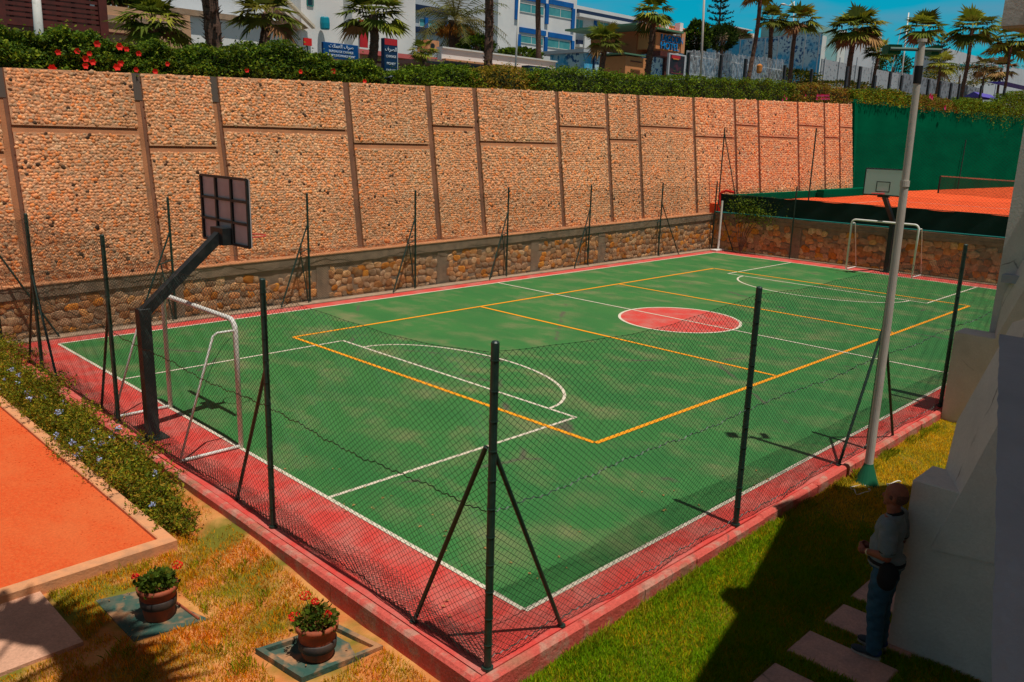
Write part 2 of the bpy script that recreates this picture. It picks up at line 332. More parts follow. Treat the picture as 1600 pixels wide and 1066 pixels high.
line('yellow_volleyball_line', [((-9, -4.5), (9, -4.5)), ((-9, 4.5), (9, 4.5)), ((-9, -4.47), (-9, 4.47)), ((9, -4.47), (9, 4.47)), ((-3.13, -4.47), (-3.13, 4.47)), ((3.13, -4.47), (3.13, 4.47))], .088, 'yellow', .011)
# red kerb: broken into bays, chamfered
kb = MB()
def kerbrun(a, b, ax, o0, o1):
    t = a
    while t < b:
        e_ = min(t+random.uniform(.9, 2.4), b); j = random.uniform(-.008, .008); h = .022+random.uniform(-.007, .007)
        if ax == 'x': kb.box(t, e_-.012, o0+j, o1+j, -.27, h, .03)
        else: kb.box(o0+j, o1+j, t, e_-.012, -.27, h, .03)
        t = e_
kerbrun(-14.35, 14.2, 'x', -7.615, -7.50); kerbrun(-7.50, 8.0, 'y', -14.35, -14.225)
struct(kb.build('red_kerb', 'kerbred'))
# clay bed with its tan kerb
struct(MB().box(-22, -15.19, -2.91, 12, -.25, -.155).build('clay_bed', 'clay'))
gr = MB(); rg = np.random.default_rng(8)
for k in range(260):
    x, y = -15.22-abs(rg.normal(0, .35)), rg.uniform(-2.9, 4); q = rg.uniform(.004, .014); gr.ell((x, y, -.153), (q, q, q*.7), 5, 3)
tagx(gr.build('loose_grit', 'clay'), 'loose clay grit along the inner edge of the clay bed', 'grit', kind='stuff')
tk = MB(); t = -2.92
while t < 7: tk.box(-15.19, -15.03, t, t+1.9, -.27, -.105+random.uniform(-.006, .006), .012); t += 1.91
t = -15.03
while t > -21: tk.box(t-1.9, t, -3.09, -2.92, -.27, -.105+random.uniform(-.006, .006), .012); t -= 1.91
struct(tk.build('clay_bed_kerb', 'tan'))
o = tagx(MB().poly([(-16.51, -3.02), (-16.49, -4.33), (-19.9, -4.36), (-19.9, -3.12)][::-1], -.27, -.2).build('paving_slab', 'path'), 'large pinkish paving slab beside the clay bed at the lower left corner', 'slab')
# stepping stones
for k, (a, b) in enumerate([(-8.25, -8.8), (-9.0, -9.45), (-9.55, -10.08), (-10.29, -10.79), (-11.05, -11.55), (-11.82, -12.3)]):
    s_ = MB().box(a, b, -9.03-.02*(k % 2), -9.92, -.27, -.208, .012)
    lab = ['pinkish stepping slab hidden farthest behind the man', 'second farthest pinkish stepping slab behind the man', 'pinkish stepping slab just behind the legs of the man', 'pinkish stepping slab in shade left of the knees of the man',
           'pinkish stepping slab the man stands on with his shoes', 'nearest stepping slab cut by the lower edge of the picture'][k]
    tagx(s_.build('stepping_slab', 'slab'), lab, 'slab', 'stepping slabs in the shade beside the building')
# ------------------------------------------------------------------ upper terrace (street level), slopes up to the right
def st(x): return 5.62+.0295*(x+13)
T = MB(); T.add([(-60, 9.3, st(-60)), (30.3, 9.3, st(30.3)), (60, 7.0, 7.1), (130, 4, 8.3), (400, -8, 12), (400, 300, 16), (-60, 300, st(-60))], [(0, 1, 2, 3, 4, 5, 6)])
struct(T.build('street_ground', 'asphalt'))
struct(MB().box(14.5, 300, -60, 8.7, -.5, 2.0).build('tennis_court_ground', 'tennis'))
struct(MB().add([(14.5, -300, 1.4), (3000, -300, 1.4), (3000, 3000, 1.4), (-3000, 3000, 1.4), (-3000, 8.7, 1.4), (14.5, 8.7, 1.4)], [(0, 1, 2, 3, 4, 5)]).build('distant_ground', 'hill'))
# ------------------------------------------------------------------ pebble retaining wall
BAT = .135
def wy(z, x=0): return 8.3+BAT*(z-1.2)
def wtop(x): return 5.78+.0295*(x+13.0)
wall = thing('pebble_retaining_wall', 'tall battered retaining wall faced with tan pebble panels between recessed concrete ribs', 'wall', (0, 8.3, 1.2))
b = MB(); xs = [-19.5, 30.05]
for (x0, x1) in [(-19.5, 30.05)]:
    z0 = .5
    v = []
    for x in (x0, x1):
        v += [(x, wy(z0), z0), (x, wy(wtop(x)-.02), wtop(x)-.02), (x, wy(wtop(x))+.35, wtop(x)-.02), (x, wy(z0)+.8, z0)]
    b.add(v, [(0, 1, 5, 4), (1, 2, 6, 5), (2, 3, 7, 6), (3, 0, 4, 7), (3, 2, 1, 0), (4, 5, 6, 7)])
b.build('backing', 'conc', wall)
piers = [-19.4, -16.3, -13.32, -10.41, -8.47, -4.49, -1.46, .53, 4.56, 7.45, 9.47, 13.49, 16.95, 19.13, 23.23, 26.31, 28.21, 30.0]
joints = [4.4, 3.95, 4.51, 4.11, 4.64, 4.28, 4.87, 4.42, 5.04, 4.63, 5.19, 4.87, 5.47, 4.98, 5.65, 5.1, 5.7]
iv, iff = ico(1); PD = .085
pebcols = np.array([(.80, .44, .25), (.80, .42, .24), (.80, .40, .21), (.76, .36, .18), (.84, .46, .26), (.66, .38, .24), (.85, .33, .12), (.66, .46, .33), (.58, .42, .30), (.86, .54, .35), (.52, .30, .18)])
for i, j in enumerate(joints):
    xa, xb = piers[i]+.11, piers[i+1]-.11; g0 = .5 if i < 11 else 1.5
    for (za, zb, topm) in ((g0, j-.075, False), (j+.075, None, True)):
        z1a, z1b = (wtop(xa), wtop(xb)) if topm else (zb, zb)
        v = []
        for (x, zt) in ((xa, z1a), (xb, z1b)):
            v += [(x, wy(za)-PD, za), (x, wy(zt)-PD, zt), (x, wy(zt)+.02, zt), (x, wy(za)+.02, za)]
        p = MB().add(v, [(0, 1, 5, 4), (1, 2, 6, 5), (2, 3, 7, 6), (3, 0, 4, 7), (3, 2, 1, 0), (4, 5, 6, 7)]).build('wall_panel', 'pface', wall)
        # pebbles, only where they can be seen (above the ledge)
        zlo = max(za, 1.05 if i < 11 else 1.8); sp = .077 if xa < 0 else (.092 if xa < 13 else .12)
        nx = max(2, int((xb-xa)/sp)); nzr = int((max(z1a, z1b)-zlo)/(sp*.87)); jj, ii = np.meshgrid(np.arange(nzr+1), np.arange(nx+1), indexing='ij')
        px = xa+.03+(ii+.5*(jj % 2))*(xb-xa-.06)/(nx+.5); pz = zlo+jj*sp*.87
        px = (px+rng.normal(0, sp*.16, px.shape)).ravel(); pz = (pz+rng.normal(0, sp*.16, pz.shape)).ravel()
        top = z1a+(z1b-z1a)*(px-xa)/(xb-xa)-.03
        k = (px > xa+.02) & (px < xb-.02) & (pz < top) & (pz > za+.02); px, pz = px[k], pz[k]; n = len(px)
        s0 = sp*rng.uniform(.56, .76, n); big = rng.random(n) < .035; s0[big] *= 1.2
        scl = np.stack([s0*rng.uniform(.9, 1.25, n), s0*rng.uniform(.11, .20, n)*np.where(big, 1.7, 1), s0*rng.uniform(.8, 1.05, n)], -1)
        cent = np.stack([px, wy(pz)-PD+rng.normal(0, .0025, n)-np.where(big, .004, 0), pz], -1)
        ti = pebcols[rng.integers(0, len(pebcols), n)]*rng.uniform(.75, 1.12, (n, 1))
        patch = (.5+.5*nz(px, pz, .8, 1.))[:, None]; ti = ti*(1+.10*patch*np.array([1, -.6, -1.]))
        ti = ti*np.array([1.0, .88, .70])*(1+.13*nz(px, pz*.5, .55, 2.))[:, None]*(1-.22*np.clip(nz(px*3, pz*.3, 1.1, 5.)-.25, 0, 1))[:, None]; hol = rng.random(n) < .014; ti[hol] *= .12
        pb = inst('pebbles', iv, iff, cent, scl, rng.uniform(0, 6.28, n), np.clip(ti, 0, .95), 'pebble', p)
        pb['kind'] = 'stuff'
for i, j in enumerate(joints):
    xa, xb = piers[i]+.105, piers[i+1]-.105; v = []
    for x in (xa, xb): v += [(x, wy(j-.09)-.074, j-.09), (x, wy(j+.012)-.070, j+.012), (x, wy(j)+.03, j+.012), (x, wy(j)+.03, j-.09)]
    MB().add(v, [(0, 1, 5, 4), (1, 2, 6, 5), (2, 3, 7, 6), (3, 0, 4, 7), (3, 2, 1, 0), (4, 5, 6, 7)]).build('joint_ledge', 'conc', wall)
rbm = mat('rib_shade', (.19, .085, .05), .95, (.30, .13, .07), 3., .45, .7, stretch=(1, 1, .4))  # shade of the panel side faces, put into dark brown strips
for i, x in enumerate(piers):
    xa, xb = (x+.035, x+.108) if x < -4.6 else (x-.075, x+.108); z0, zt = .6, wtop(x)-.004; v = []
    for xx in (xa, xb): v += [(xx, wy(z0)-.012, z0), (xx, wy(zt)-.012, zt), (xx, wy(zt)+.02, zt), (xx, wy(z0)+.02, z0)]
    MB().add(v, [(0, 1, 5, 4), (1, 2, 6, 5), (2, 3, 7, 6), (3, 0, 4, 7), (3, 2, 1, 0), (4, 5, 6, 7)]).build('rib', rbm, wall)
# darker rib tops near the left
for x in (-13.32, -10.41, -8.47):
    zt = wtop(x); z0 = zt-.62; v = []
    for xx in (x-.1, x+.1): v += [(xx, wy(z0)-.02, z0), (xx, wy(zt)-.02, zt), (xx, wy(zt)+.1, zt), (xx, wy(z0)+.1, z0)]
    MB().add(v, [(0, 1, 5, 4), (1, 2, 6, 5), (2, 3, 7, 6), (3, 0, 4, 7), (3, 2, 1, 0), (4, 5, 6, 7)]).build('dark_rib_top', mat('dark_patch', (.10, .075, .06), .9), wall)
# ------------------------------------------------------------------ stone rubble walls
def lz(x): return 1.14+(x+14)*.0153
stonecols = np.array([(.84, .50, .27), (.86, .44, .18), (.94, .38, .07), (.74, .48, .30), (.66, .46, .32), (.86, .58, .37), (.76, .38, .18), (.58, .40, .27)])
iv2, if2 = ico(2)
def rubble(parent, L_, ztop, place, gaps, sp=.25, seed=1, dim=1.):
    r_ = np.random.default_rng(seed); rows = int(ztop/(sp*.74)); c = []; sc = []
    for j in range(rows+1):
        x = r_.uniform(0, sp)
        while x < L_:
            wd = sp*r_.uniform(.55, 1.3); c.append((x+wd/2, .12+j*sp*.74+r_.normal(0, .04))); sc.append((wd*.55,   .021*r_.uniform(.75, 1.3), sp*.43*r_.uniform(.8, 1.2))); x += wd
    c = np.array(c); sc = np.array(sc); zt = np.array([ztop if not callable(ztop) else 0]*len(c))
    k = (c[:, 1] < ztop-.05)
    for g0, g1 in gaps: k &= ~((c[:, 0] > g0-.04) & (c[:, 0] < g1+.04))
    c, sc = c[k], sc[k]; n = len(c)
    ti = stonecols[r_.integers(0, len(stonecols), n)]*r_.uniform(.62, 1.2, (n, 1))*np.array([.95, .82, .68])*dim
    cen, nrm = place(c)
    base = iv2*(1+.13*np.sin(iv2[:, [0]]*5+iv2[:, [2]]*4)); base = np.sign(base)*np.abs(base)**.62
    o = inst('rubble_stones', base, if2, cen, sc, r_.normal(0, .15, n), np.clip(ti, 0, .9), 'stone', parent, nrm=nrm); o['kind'] = 'stuff'
sw = thing('rubble_stone_wall', 'low wall of orange and brown rubble stones with grey concrete cap below the pebble wall', 'wall', (0, 7.95, 0))
v = []
for x in (-17.5, 14.25): v += [(x, 7.97, -.25), (x, 7.97, lz(x)-.26), (x, 8.45, lz(x)-.26), (x, 8.45, -.25)]
MB().add(v, [(0, 1, 5, 4), (1, 2, 6, 5), (2, 3, 7, 6), (3, 0, 4, 7), (3, 2, 1, 0), (4, 5, 6, 7)]).build('mortar', 'grey', sw)
v = []
for x in (-17.5, 14.25): v += [(x, 7.93, lz(x)-.26), (x, 7.93, lz(x)), (x, 8.45, lz(x)+.01), (x, 8.45, lz(x)-.26)]
MB().add(v, [(0, 1, 5, 4), (1, 2, 6, 5), (2, 3, 7, 6), (3, 0, 4, 7), (3, 2, 1, 0), (4, 5, 6, 7)]).build('concrete_cap', 'grey', sw)
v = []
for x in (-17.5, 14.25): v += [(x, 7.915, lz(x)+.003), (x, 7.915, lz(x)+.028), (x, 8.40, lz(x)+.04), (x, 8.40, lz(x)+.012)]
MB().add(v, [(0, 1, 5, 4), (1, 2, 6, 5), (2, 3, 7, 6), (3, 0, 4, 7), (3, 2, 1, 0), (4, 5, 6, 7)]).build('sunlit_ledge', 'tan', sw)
gaps = [(-6.2, -5.8), (-1.8, -1.4), (2.5, 2.9), (6.25, 6.65), (-10.4, -10.0)]
for g0, g1 in gaps: MB().box(g0, g1, 7.952, 7.972, -.25, lz(g0)-.27, .01).build('mortar_pilaster', 'grey', sw)
for x0, x1 in ((-17.5, -5), (-5, 5), (5, 14.2)):
    rubble(sw, x1-x0, lz((x0+x1)/2)-.26, lambda c, x0=x0: (np.stack([c[:, 0]+x0, np.full(len(c), 7.974), c[:, 1]-.05], -1), None), [(a-x0, b_-x0) for a, b_ in gaps], .25, int(x0+50))
struct(MB().box(-14.2, 14.2, 7.52, 7.9, .003, .03).build('gutter_strip', 'grey'))
fwl = thing('rubble_end_wall', 'rubble stone wall across the far end of the court under the green windscreen', 'wall', (14.4, 0, 0))
MB().box(14.42, 14.9, -13, 8.4, -.25, 1.58).build('mortar', 'grey', fwl)
MB().box(14.36, 14.95, -13, 7.9, 1.35, 1.63, .01).build('concrete_cap', 'grey', fwl)
g2 = [(3.7, 4.3)]
MB().box(14.385, 14.424, 3.75, 4.2, -.25, 1.34, .02).build('mortar_pilaster', 'grey', fwl)
NR = np.array([[0, 1, 0], [1, 0, 0], [0, 0, 1.]])
rubble(fwl, 20.8, 1.35, lambda c: (np.stack([np.full(len(c), 14.408), c[:, 0]-13, c[:, 1]-.05], -1), NR), [(16.75, 17.2)], .31, 9, 1.22)
struct(MB().box(14.1, 14.35, -7.5, 7.5, .003, .03).build('gutter_strip', 'grey'))
# ------------------------------------------------------------------ chain link fences
def wires(A, B, posts, z0=.04, z1=2.93, cell=.08, r=.0021, sag=.13, seed=3, seg=.3):
    A = np.array(A, float); B = np.array(B, float); L_ = np.linalg.norm(B-A); d = (B-A)/L_; nrm = np.array([-d[1], d[0]]); H = z1-z0
    ps = np.array(sorted(posts)); out = []
    def pos(u, h):
        k = np.clip(np.searchsorted(ps, u)-1, 0, len(ps)-2); a, b_ = ps[k], ps[k+1]; q = np.clip((u-a)/(b_-a), 0, 1)
        s_ = 4*q*(1-q)*sag*(1+.35*np.sin(k*2.3)); zz = z0+h*(1-s_/H*(h/H)); off = .035*4*q*(1-q)*np.sin(u*2.1+h*2.3)+.008*np.sin(u*9+h*7)
        p = A[None]+d[None]*u[:, None]+nrm[None]*off[:, None]; return np.concatenate([p, zz[:, None]], 1)
    for sgn in (1, -1):
        kk = 1.22; c = -H*kk
        while c < L_+H*kk:
            # line u = c + sgn*h
            lo, hi = (max(0, -c/kk), min(H, (L_-c)/kk)) if sgn == 1 else (max(0, (c-L_)/kk), min(H, c/kk))
            if hi-lo > .05:
                m = max(2, int((hi-lo)/seg)+1); h = np.linspace(lo, hi, m); u = np.clip(c+sgn*h*kk, 0, L_); p = pos(u, h)
                t_ = np.gradient(p, axis=0); t_ /= np.linalg.norm(t_, axis=1)[:, None]; a = np.array([nrm[0], nrm[1], 0]); bb = np.cross(t_, a)
                rings = [p+r*(math.cos(w_)*a+math.sin(w_)*bb) for w_ in (0, 2.094, 4.189)]
                for k in range(3):
                    q0, q1 = rings[k], rings[(k+1) % 3]; out.append(np.stack([q0[:-1], q1[:-1], q1[1:], q0[1:]], 1).reshape(-1, 3))
            c += cell
    return np.concatenate(out), pos
def fence(name, label, A, B, posts, braces, side, cell=.08, r=.0021, sag=.12, pr=.032, seam=True):
    A = np.array(A, float); B = np.array(B, float); L_ = np.linalg.norm(B-A); d = (B-A)/L_
    t_ = thing(name, label, 'fence', (A[0], A[1], 0))
    V, pos = wires(A, B, [0]+list(posts)+[L_], cell=cell, r=r, sag=sag)
    fast('chain_link', V, 4, 'wire', t_)
    for u in posts:
        p = A+d*u; b = MB(); b.tube([(p[0], p[1], -.02), (p[0], p[1], 3.0)], pr, 12); b.ell((p[0], p[1], 3.0), (pr, pr, .018), 10, 4)
        b.tube([(p[0], p[1], 0), (p[0], p[1], .03)], pr*1.5, 12)
        for zc in np.arange(.25, 2.95, .26): b.tube([(p[0], p[1], zc), (p[0], p[1], zc+.007)], pr+.006, 10)
        b.build('fence_post', 'post', t_, smooth=False)
    for (u, z, u2, off) in braces:
        p = A+d*u; q = A+d*u2; nn = np.array([-d[1], d[0]])*off
        MB().tube([(p[0], p[1], z), (q[0]+nn[0], q[1]+nn[1], .0)], .022, 10).tube([(q[0]+nn[0], q[1]+nn[1], 0), (q[0]+nn[0], q[1]+nn[1], .02)], .04, 10).build('brace', 'post', t_)
    if seam:
        for hh, rr, nm in ((1.47, .0058, 'seam_wire'), (.05, .006, 'bottom_wire'), (2.885, .0020, 'top_wire')):
            u = np.arange(0.02, L_-.02, .035); p = pos(u, np.full(len(u), hh)); amp = .012 if hh != 2.885 else .0
            p[:, 2] += amp*np.sin(u*60)+(.01*np.sin(u*17) if amp else 0); o_ = MB().tube(p, rr, 3, tint=None).build(nm, 'wire', t_)
    return t_
fence('chain_link_fence', 'dark green chain link fence along the near left end with basketball hoop behind it', (-14.16, -7.46), (-14.1, 7.82), [3.71, 8.6, 12.46],
      [(.04, 2.1, 1.01, 0), (3.71, 2.0, 4.72, -.05), (8.6, 1.9, 9.5, -.05), (12.46, 1.9, 13.3, 0), (12.46, 1.9, 11.6, 0)], 1, pr=.034)
fence('chain_link_fence', 'dark green chain link fence along the right long side, near corner post with two braces', (-14.16, -7.47), (14.2, -7.5), [.03, 4.27, 8.27, 11.54, 15.6, 19.7, 23.9, 28.3],
      [(.03, 2.1, 1.02, -.0), (8.27, 2.05, 7.22, 0), (8.27, 2.05, 9.16, -.05)], 1, pr=.036, sag=.09)
V, _ = wires((-14.12, -7.3), (-14.08, 7.6), [0, 3.5, 8.4, 12.3, 14.9], 0., .5, .075, .0026, .0)
V = V.copy(); V[:, 0] += V[:, 2]*.55+.03*np.sin(V[:, 1]*3.1)*V[:, 2]*3; V[:, 2] = .012+.10*V[:, 2]+.05*np.abs(np.sin(V[:, 1]*2.3+V[:, 2]*6))*V[:, 2]*2
gn = fast('loose_netting', V, 4, 'wire'); tagx(gn, 'slack dark netting lying on the red border along the foot of the left fence', 'netting')
bx = [-14.1, -10.3, -6.52, -2.8, 1.16, 5.48, 10.05, 14.18]
bf = fence('chain_link_fence', 'dark green chain link fence along the far long side in front of the rubble wall', (-14.1, 7.8), (14.2, 7.8), [x+14.1 for x in bx],
      [(x+14.1, 2.2, x+14.1-1.05, -.25) for x in bx[1:6]]+[(24.15, 2.2, 25.3, -.25), (.1, 2., 1.1, -.2)], 1, cell=.085, r=.0022, pr=.03)
for x in bx[1:7]:
    MB().tube([(x, 7.8, 1.5), (x-.38, 7.72, 1.42)], .016, 8).tube([(x-.3, 7.73, 1.42), (x-.12, 7.66, 0)], .016, 8).build('tie_rod', 'post', bf)
fence('chain_link_fence', 'dark green chain link fence across the far end behind the far goal', (14.18, 7.8), (14.18, -7.5), [3.75, 7.9, 11.8], [(.1, 2.2, 1.1, 0)], 1, cell=.08, r=.0019, pr=.028)
# ------------------------------------------------------------------ goals
def goal(label, x, dirn, cy):
    g = thing('football_goal', label, 'goal', (x, cy, 0), 'small white football goals')
    y0, y1 = cy-1.24, cy+1.24; r = .038; xb = x+dirn*.93
    P_ = []
    def bend(y, s): return [(x, y+s*.16*(1-math.cos(a)), 1.95-.16+.16*math.sin(a)) for a in np.linspace(0, math.pi/2, 6)]
    pts = [(x, y0, .012)]+bend(y0, 1)+[(x, y0+.16+(y1-y0-.32)*k/4, 1.95) for k in range(1, 4)]+bend(y1, -1)[::-1]+[(x, y1, .012)]
    MB().tube(pts, r, 12).build('goal_frame', 'steelw', g, smooth=True)
    for y in (y0, y1):
        b = MB(); xt = x+dirn*.34
        b.tube([(x, y, 1.80), (xt-dirn*.06, y, 1.80), (xt, y, 1.76), (xb, y, .03)], .018, 10).build('side_stay', 'steelw', g, smooth=True)
        MB().tube([(x, y, .03), (xb, y, .03)], .026, 10).build('ground_bar', 'steelw', g, smooth=True)
        b = MB(); q = [(x+dirn*(.05+.5*t_), y, 1.7-.75*t_**1.7) for t_ in np.linspace(0, 1, 10)]; b.tube(q, .004, 4).build('loose_cord', 'wire', g)
    return g
goal('white tube football goal at the near left end beside the black hoop post', -13.19, -1, .12)
goal('white tube football goal in front of the rubble wall at the far end', 13.3, 1, .0)
# ------------------------------------------------------------------ basketball hoops
def hoop(label, x, dirn, y, front, bw=1.5, bh=1.0, xb=None, zc=3.4, rear='board'):
    h = thing('basketball_hoop', label, 'basketball hoop', (x, y, 0), 'basketball hoops')
    xe = x+dirn*1.25; sq = .082*math.sqrt(2)
    MB().box(x-.2, x+.2, y-.17, y+.17, .0, .02).box(x-.082, x+.082, y-.082, y+.082, .02, 2.02, .006).build('post', 'dark', h)
    MB().tube([(x-dirn*.02, y, 1.93), (xe, y, 3.02)], .078*1.3, 4).box(xe-.05, xe+.09, y-.2, y+.2, 2.88, 3.14).build('arm', 'dark', h)
    bx_ = xe+dirn*.12; z0, z1 = zc-bh/2, zc+bh/2
    bd = MB().box(bx_, bx_+dirn*.022, y-bw/2, y+bw/2, z0, z1).build('backboard', rear, h)
    fr = MB(); f0 = bx_-dirn*.04
    for yy in np.linspace(y-bw/2, y+bw/2, 4): fr.box(f0, bx_-dirn*.001, yy-.02, yy+.02, z0, z1)
    for zz in np.linspace(z0, z1, 4): fr.box(f0+dirn*.004, bx_-dirn*.002, y-bw/2, y+bw/2, zz-.018, zz+.018)
    fr.build('frame', 'dark', bd)
    fc = bx_+dirn*.022; fp = MB().box(fc+dirn*.001, fc+dirn*.003, y-bw/2, y+bw/2, z0, z1).build('board_face', 'boardf', bd)
    ln = MB(); w_ = .03; fx0, fx1 = fc+dirn*.004, fc+dirn*.006
    for (a, b_, c, d_) in ((y-bw/2, y+bw/2, z0, z0+w_), (y-bw/2, y+bw/2, z1-w_, z1), (y-bw/2, y-bw/2+w_, z0+w_, z1-w_), (y+bw/2-w_, y+bw/2, z0+w_, z1-w_),
                            (y-.25, y+.25, z0+.12, z0+.15), (y-.25, y+.25, z0+.47, z0+.5), (y-.25, y-.22, z0+.15, z0+.47), (y+.22, y+.25, z0+.15, z0+.47)): ln.box(fx0, fx1, a, b_, c, d_)
    ln.build('board_lines', 'dark', fp)
    rc = fc+dirn*.38; rm = MB(); rm.tube([(rc+.225*math.cos(a), y+.225*math.sin(a), z0+.08) for a in np.linspace(0, 2*math.pi, 25)], .011, 8)
    rm.box(min(fc, rc-dirn*.22), max(fc, rc-dirn*.22), y-.05, y+.05, z0+.04, z0+.075); rm.build('rim', 'rim', h, smooth=False)
hoop('black steel basketball hoop seen from behind at the near left end', -14.0, 1, .12, False)
hoop('far basketball hoop with pale board and black square at the far end', 14.02, -1, -.02, True, 1.4, .95, zc=3.43, rear='boardf')
# volleyball post
vp = thing('volleyball_post', 'thin white post on a short base bar in the far left corner of the court', 'post', (13.9, 7.3, 0))
MB().tube([(13.9, 7.3, .06), (13.9, 7.3, 2.2)], .045, 12).build('upright', 'steelw', vp); MB().box(13.5, 14.15, 7.15, 7.45, .01, .08, .01).build('base', 'steelw', vp)
vp2 = tagx(MB().tube([(14.45, 7.75, 1.62), (14.45, 7.75, 2.5), (14.5, 7.5, 2.62), (14.5, 7.1, 2.56)], .06, 8).build('red_pipe', 'redp'), 'bright red pipe rising at the far corner of the walls', 'pipe')
# ------------------------------------------------------------------ tennis area: dark windscreen fence, net, far green screen
ts = thing('tennis_windscreen', 'dark green windscreen fence with teal rail above the far rubble wall', 'fence', (14.5, 0, 1.6))
MB().tube([(14.38, 7.9, 1.66), (14.38, -13, 1.70)], .03, 8).build('bottom_rail', 'teal', ts)
v = []; f = []; ny = 60
for i in range(ny+1):
    yy = 7.7-20.7*i/ny
    for k, zz in enumerate((1.64, 1.9, 2.2, 2.45)): v.append((14.44+.02*math.sin(yy*5+k*1.3), yy, zz-(.02*math.sin(yy*3) if k == 3 else 0)))
for i in range(ny):
    for k in range(3): f.append((i*4+k, i*4+k+1, i*4+k+5, i*4+k+4))
MB().add(v, f).build('screen_cloth', 'screend', ts, smooth=True)
MB().tube([(14.44, 7.8, 2.46), (14.44, -13, 2.46)], .014, 6).build('top_wire', 'post', ts)
for (yy, zt, br) in ((7.85, 5.35, 1), (3.65, 5.35, 0), (-.18, 5.4, 0), (-4.2, 5.4, 0)):
    MB().tube([(14.5, yy, 1.6), (14.5, yy, zt)], .03, 8).build('tall_post', 'post', ts)
    if br: MB().tube([(14.5, yy, 5.1), (14.5, 6.9, 2.0)], .022, 8).build('brace', 'post', ts)
V, _ = wires((14.5, 7.8), (14.5, -8), [0, 4.2, 8.1, 12, 15.8], 2.45, 5.3, .14, .0022, .1); fast('chain_link', V, 4, 'wire', ts)
SA = np.array([30.0, 9.2]); SB = np.array([76., 5.2]); sdv = (SB-SA)/np.linalg.norm(SB-SA)
gs = thing('green_screen_wall', 'long bright green windscreen wall beyond the tennis court', 'wall', (30, 9.2, 2))
v = []; f = []; n_ = 90
for i in range(n_+1):
    p = SA+(SB-SA)*i/n_
    for k, zz in enumerate((1.9, 3.2, 4.6, 6., 7.34)): o_ = .03*math.sin(i*.9+k)+.02*math.sin(i*2.3+k*2); v.append((p[0]+o_, p[1]+o_-.15, zz+(.03*math.sin(i*1.1) if k == 4 else 0)))
for i in range(n_):
    for k in range(4): f.append((i*5+k, i*5+5+k, i*5+6+k, i*5+k+1))
MB().add(v, f).build('cloth', 'screen', gs, smooth=True)
MB().add([(30.0, 9.3, 1.9), (30, 9.3, 7.3), (76, 5.3, 7.3), (76, 5.3, 1.9), (30, 10, 1.9), (30, 10, 7.3), (76, 6, 7.3), (76, 6, 1.9)], [(0, 3, 2, 1), (4, 5, 6, 7), (1, 2, 6, 5), (0, 1, 5, 4), (3, 7, 6, 2)]).build('wall_body', 'grey', gs)
MB().add([(30.0, 8.35, 2), (30, 8.9, 7.15), (30, 9.05, 7.15), (30, 9.05, 2), (30.9, 9.04, 2), (30.9, 9.04, 7.15)], [(0, 1, 2, 3), (0, 4, 5, 1)]).build('side_cloth', 'screen', gs)
for q in (7.5, 15.5): 
    p = SA+sdv*q; MB().tube([(p[0], p[1]-.35, 2), (p[0]+.2, p[1]-.35, 5.4)], .035, 8).build('support_post', 'post', gs)
lw = tagx(MB().box(24.5, 34, 7.6, 8.0, 2.0, 2.42, .02).box(16, 30, 8.05, 8.25, 2.0, 2.36, .02).build('low_green_barrier', 'screen'), 'low green covered barrier at the foot of the pebble wall beside the clay', 'barrier')
ba, bb_ = (37.9, 6.3), (35.4, -1.5)
tn = thing('tennis_net', 'tennis net with white tape across the orange clay court', 'net', (37.9, 6.3, 2))
MB().tube([(37.9, 6.3, 2), (37.9, 6.3, 3.08)], .05, 8).build('net_post', 'dark', tn)
MB().add([(37.9, 6.3, 3.02), (35.4, -1.5, 2.95), (35.4, -1.5, 3.02), (37.9, 6.3, 3.09)], [(0, 1, 2, 3)]).build('tape', 'white', tn)
V, _ = wires((37.9, 6.3), (35.4, -1.5), [0, 8.19], 2.0, 3.03, .06, .004, .02); fast('mesh', V, 4, 'netm', tn)
tl = [((18, -3), (48, -1.0))]; line('tennis_white_line', [((16.5, 4.9), (26.2, 4.9)), ((26.2, 4.93), (26.2, -3))], .06, 'white', 2.006)
# ------------------------------------------------------------------ foliage
def leaves(cent, size, col0, up=.35, asp=.45, seed=0, fold=True):
    """leaf diamonds around given centres; returns vertices (quads) and per-leaf tints"""
    r_ = np.random.default_rng(seed); n = len(cent); d = r_.normal(size=(n, 3)); d[:, 2] = d[:, 2]*.6+up; d /= np.linalg.norm(d, axis=1)[:, None]
    a = np.cross(d, r_.normal(size=(n, 3))); a /= np.linalg.norm(a, axis=1)[:, None]; s = size*r_.uniform(.6, 1.3, (n, 1))
    base = cent-d*s*.5; tip = cent+d*s*.5; m = cent+d*s*.05+np.cross(a, d)*s*.10
    return np.stack([base, m+a*s*asp*.5, tip, m-a*s*asp*.5], 1).reshape(-1, 3)
def tints(n, cols, seed=0, j=.25):
    r_ = np.random.default_rng(seed); c = np.array(cols); return c[r_.integers(0, len(c), n)]*r_.uniform(1-j, 1+j, (n, 1))
HIB = [(.09, .16, .010), (.06, .12, .010), (.15, .22, .012), (.05, .09, .014), (.21, .25, .015)]
LIM = [(.13, .21, .010), (.085, .16, .008), (.19, .26, .012), (.055, .10, .008)]
GLD = [(.30, .20, .012), (.22, .19, .012), (.36, .21, .03), (.13, .14, .010)]
BOU = [(.20, .16, .016), (.28, .12, .03), (.12, .14, .012), (.22, .18, .016)]
def rose(c, s, seed=0, n=6):
    r_ = np.random.default_rng(seed); V = []
    for k in range(n):
        a = 2*math.pi*k/n+r_.uniform(-.2, .2); d = np.array([math.cos(a), -.45, math.sin(a)*.9]); d /= np.linalg.norm(d); q = np.cross(d, (0, 1, 0)); q /= np.linalg.norm(q)
        c0 = np.array(c); V += [c0, c0+d*s*.6+q*s*.38, c0+d*s, c0+d*s*.6-q*s*.38]
    return V
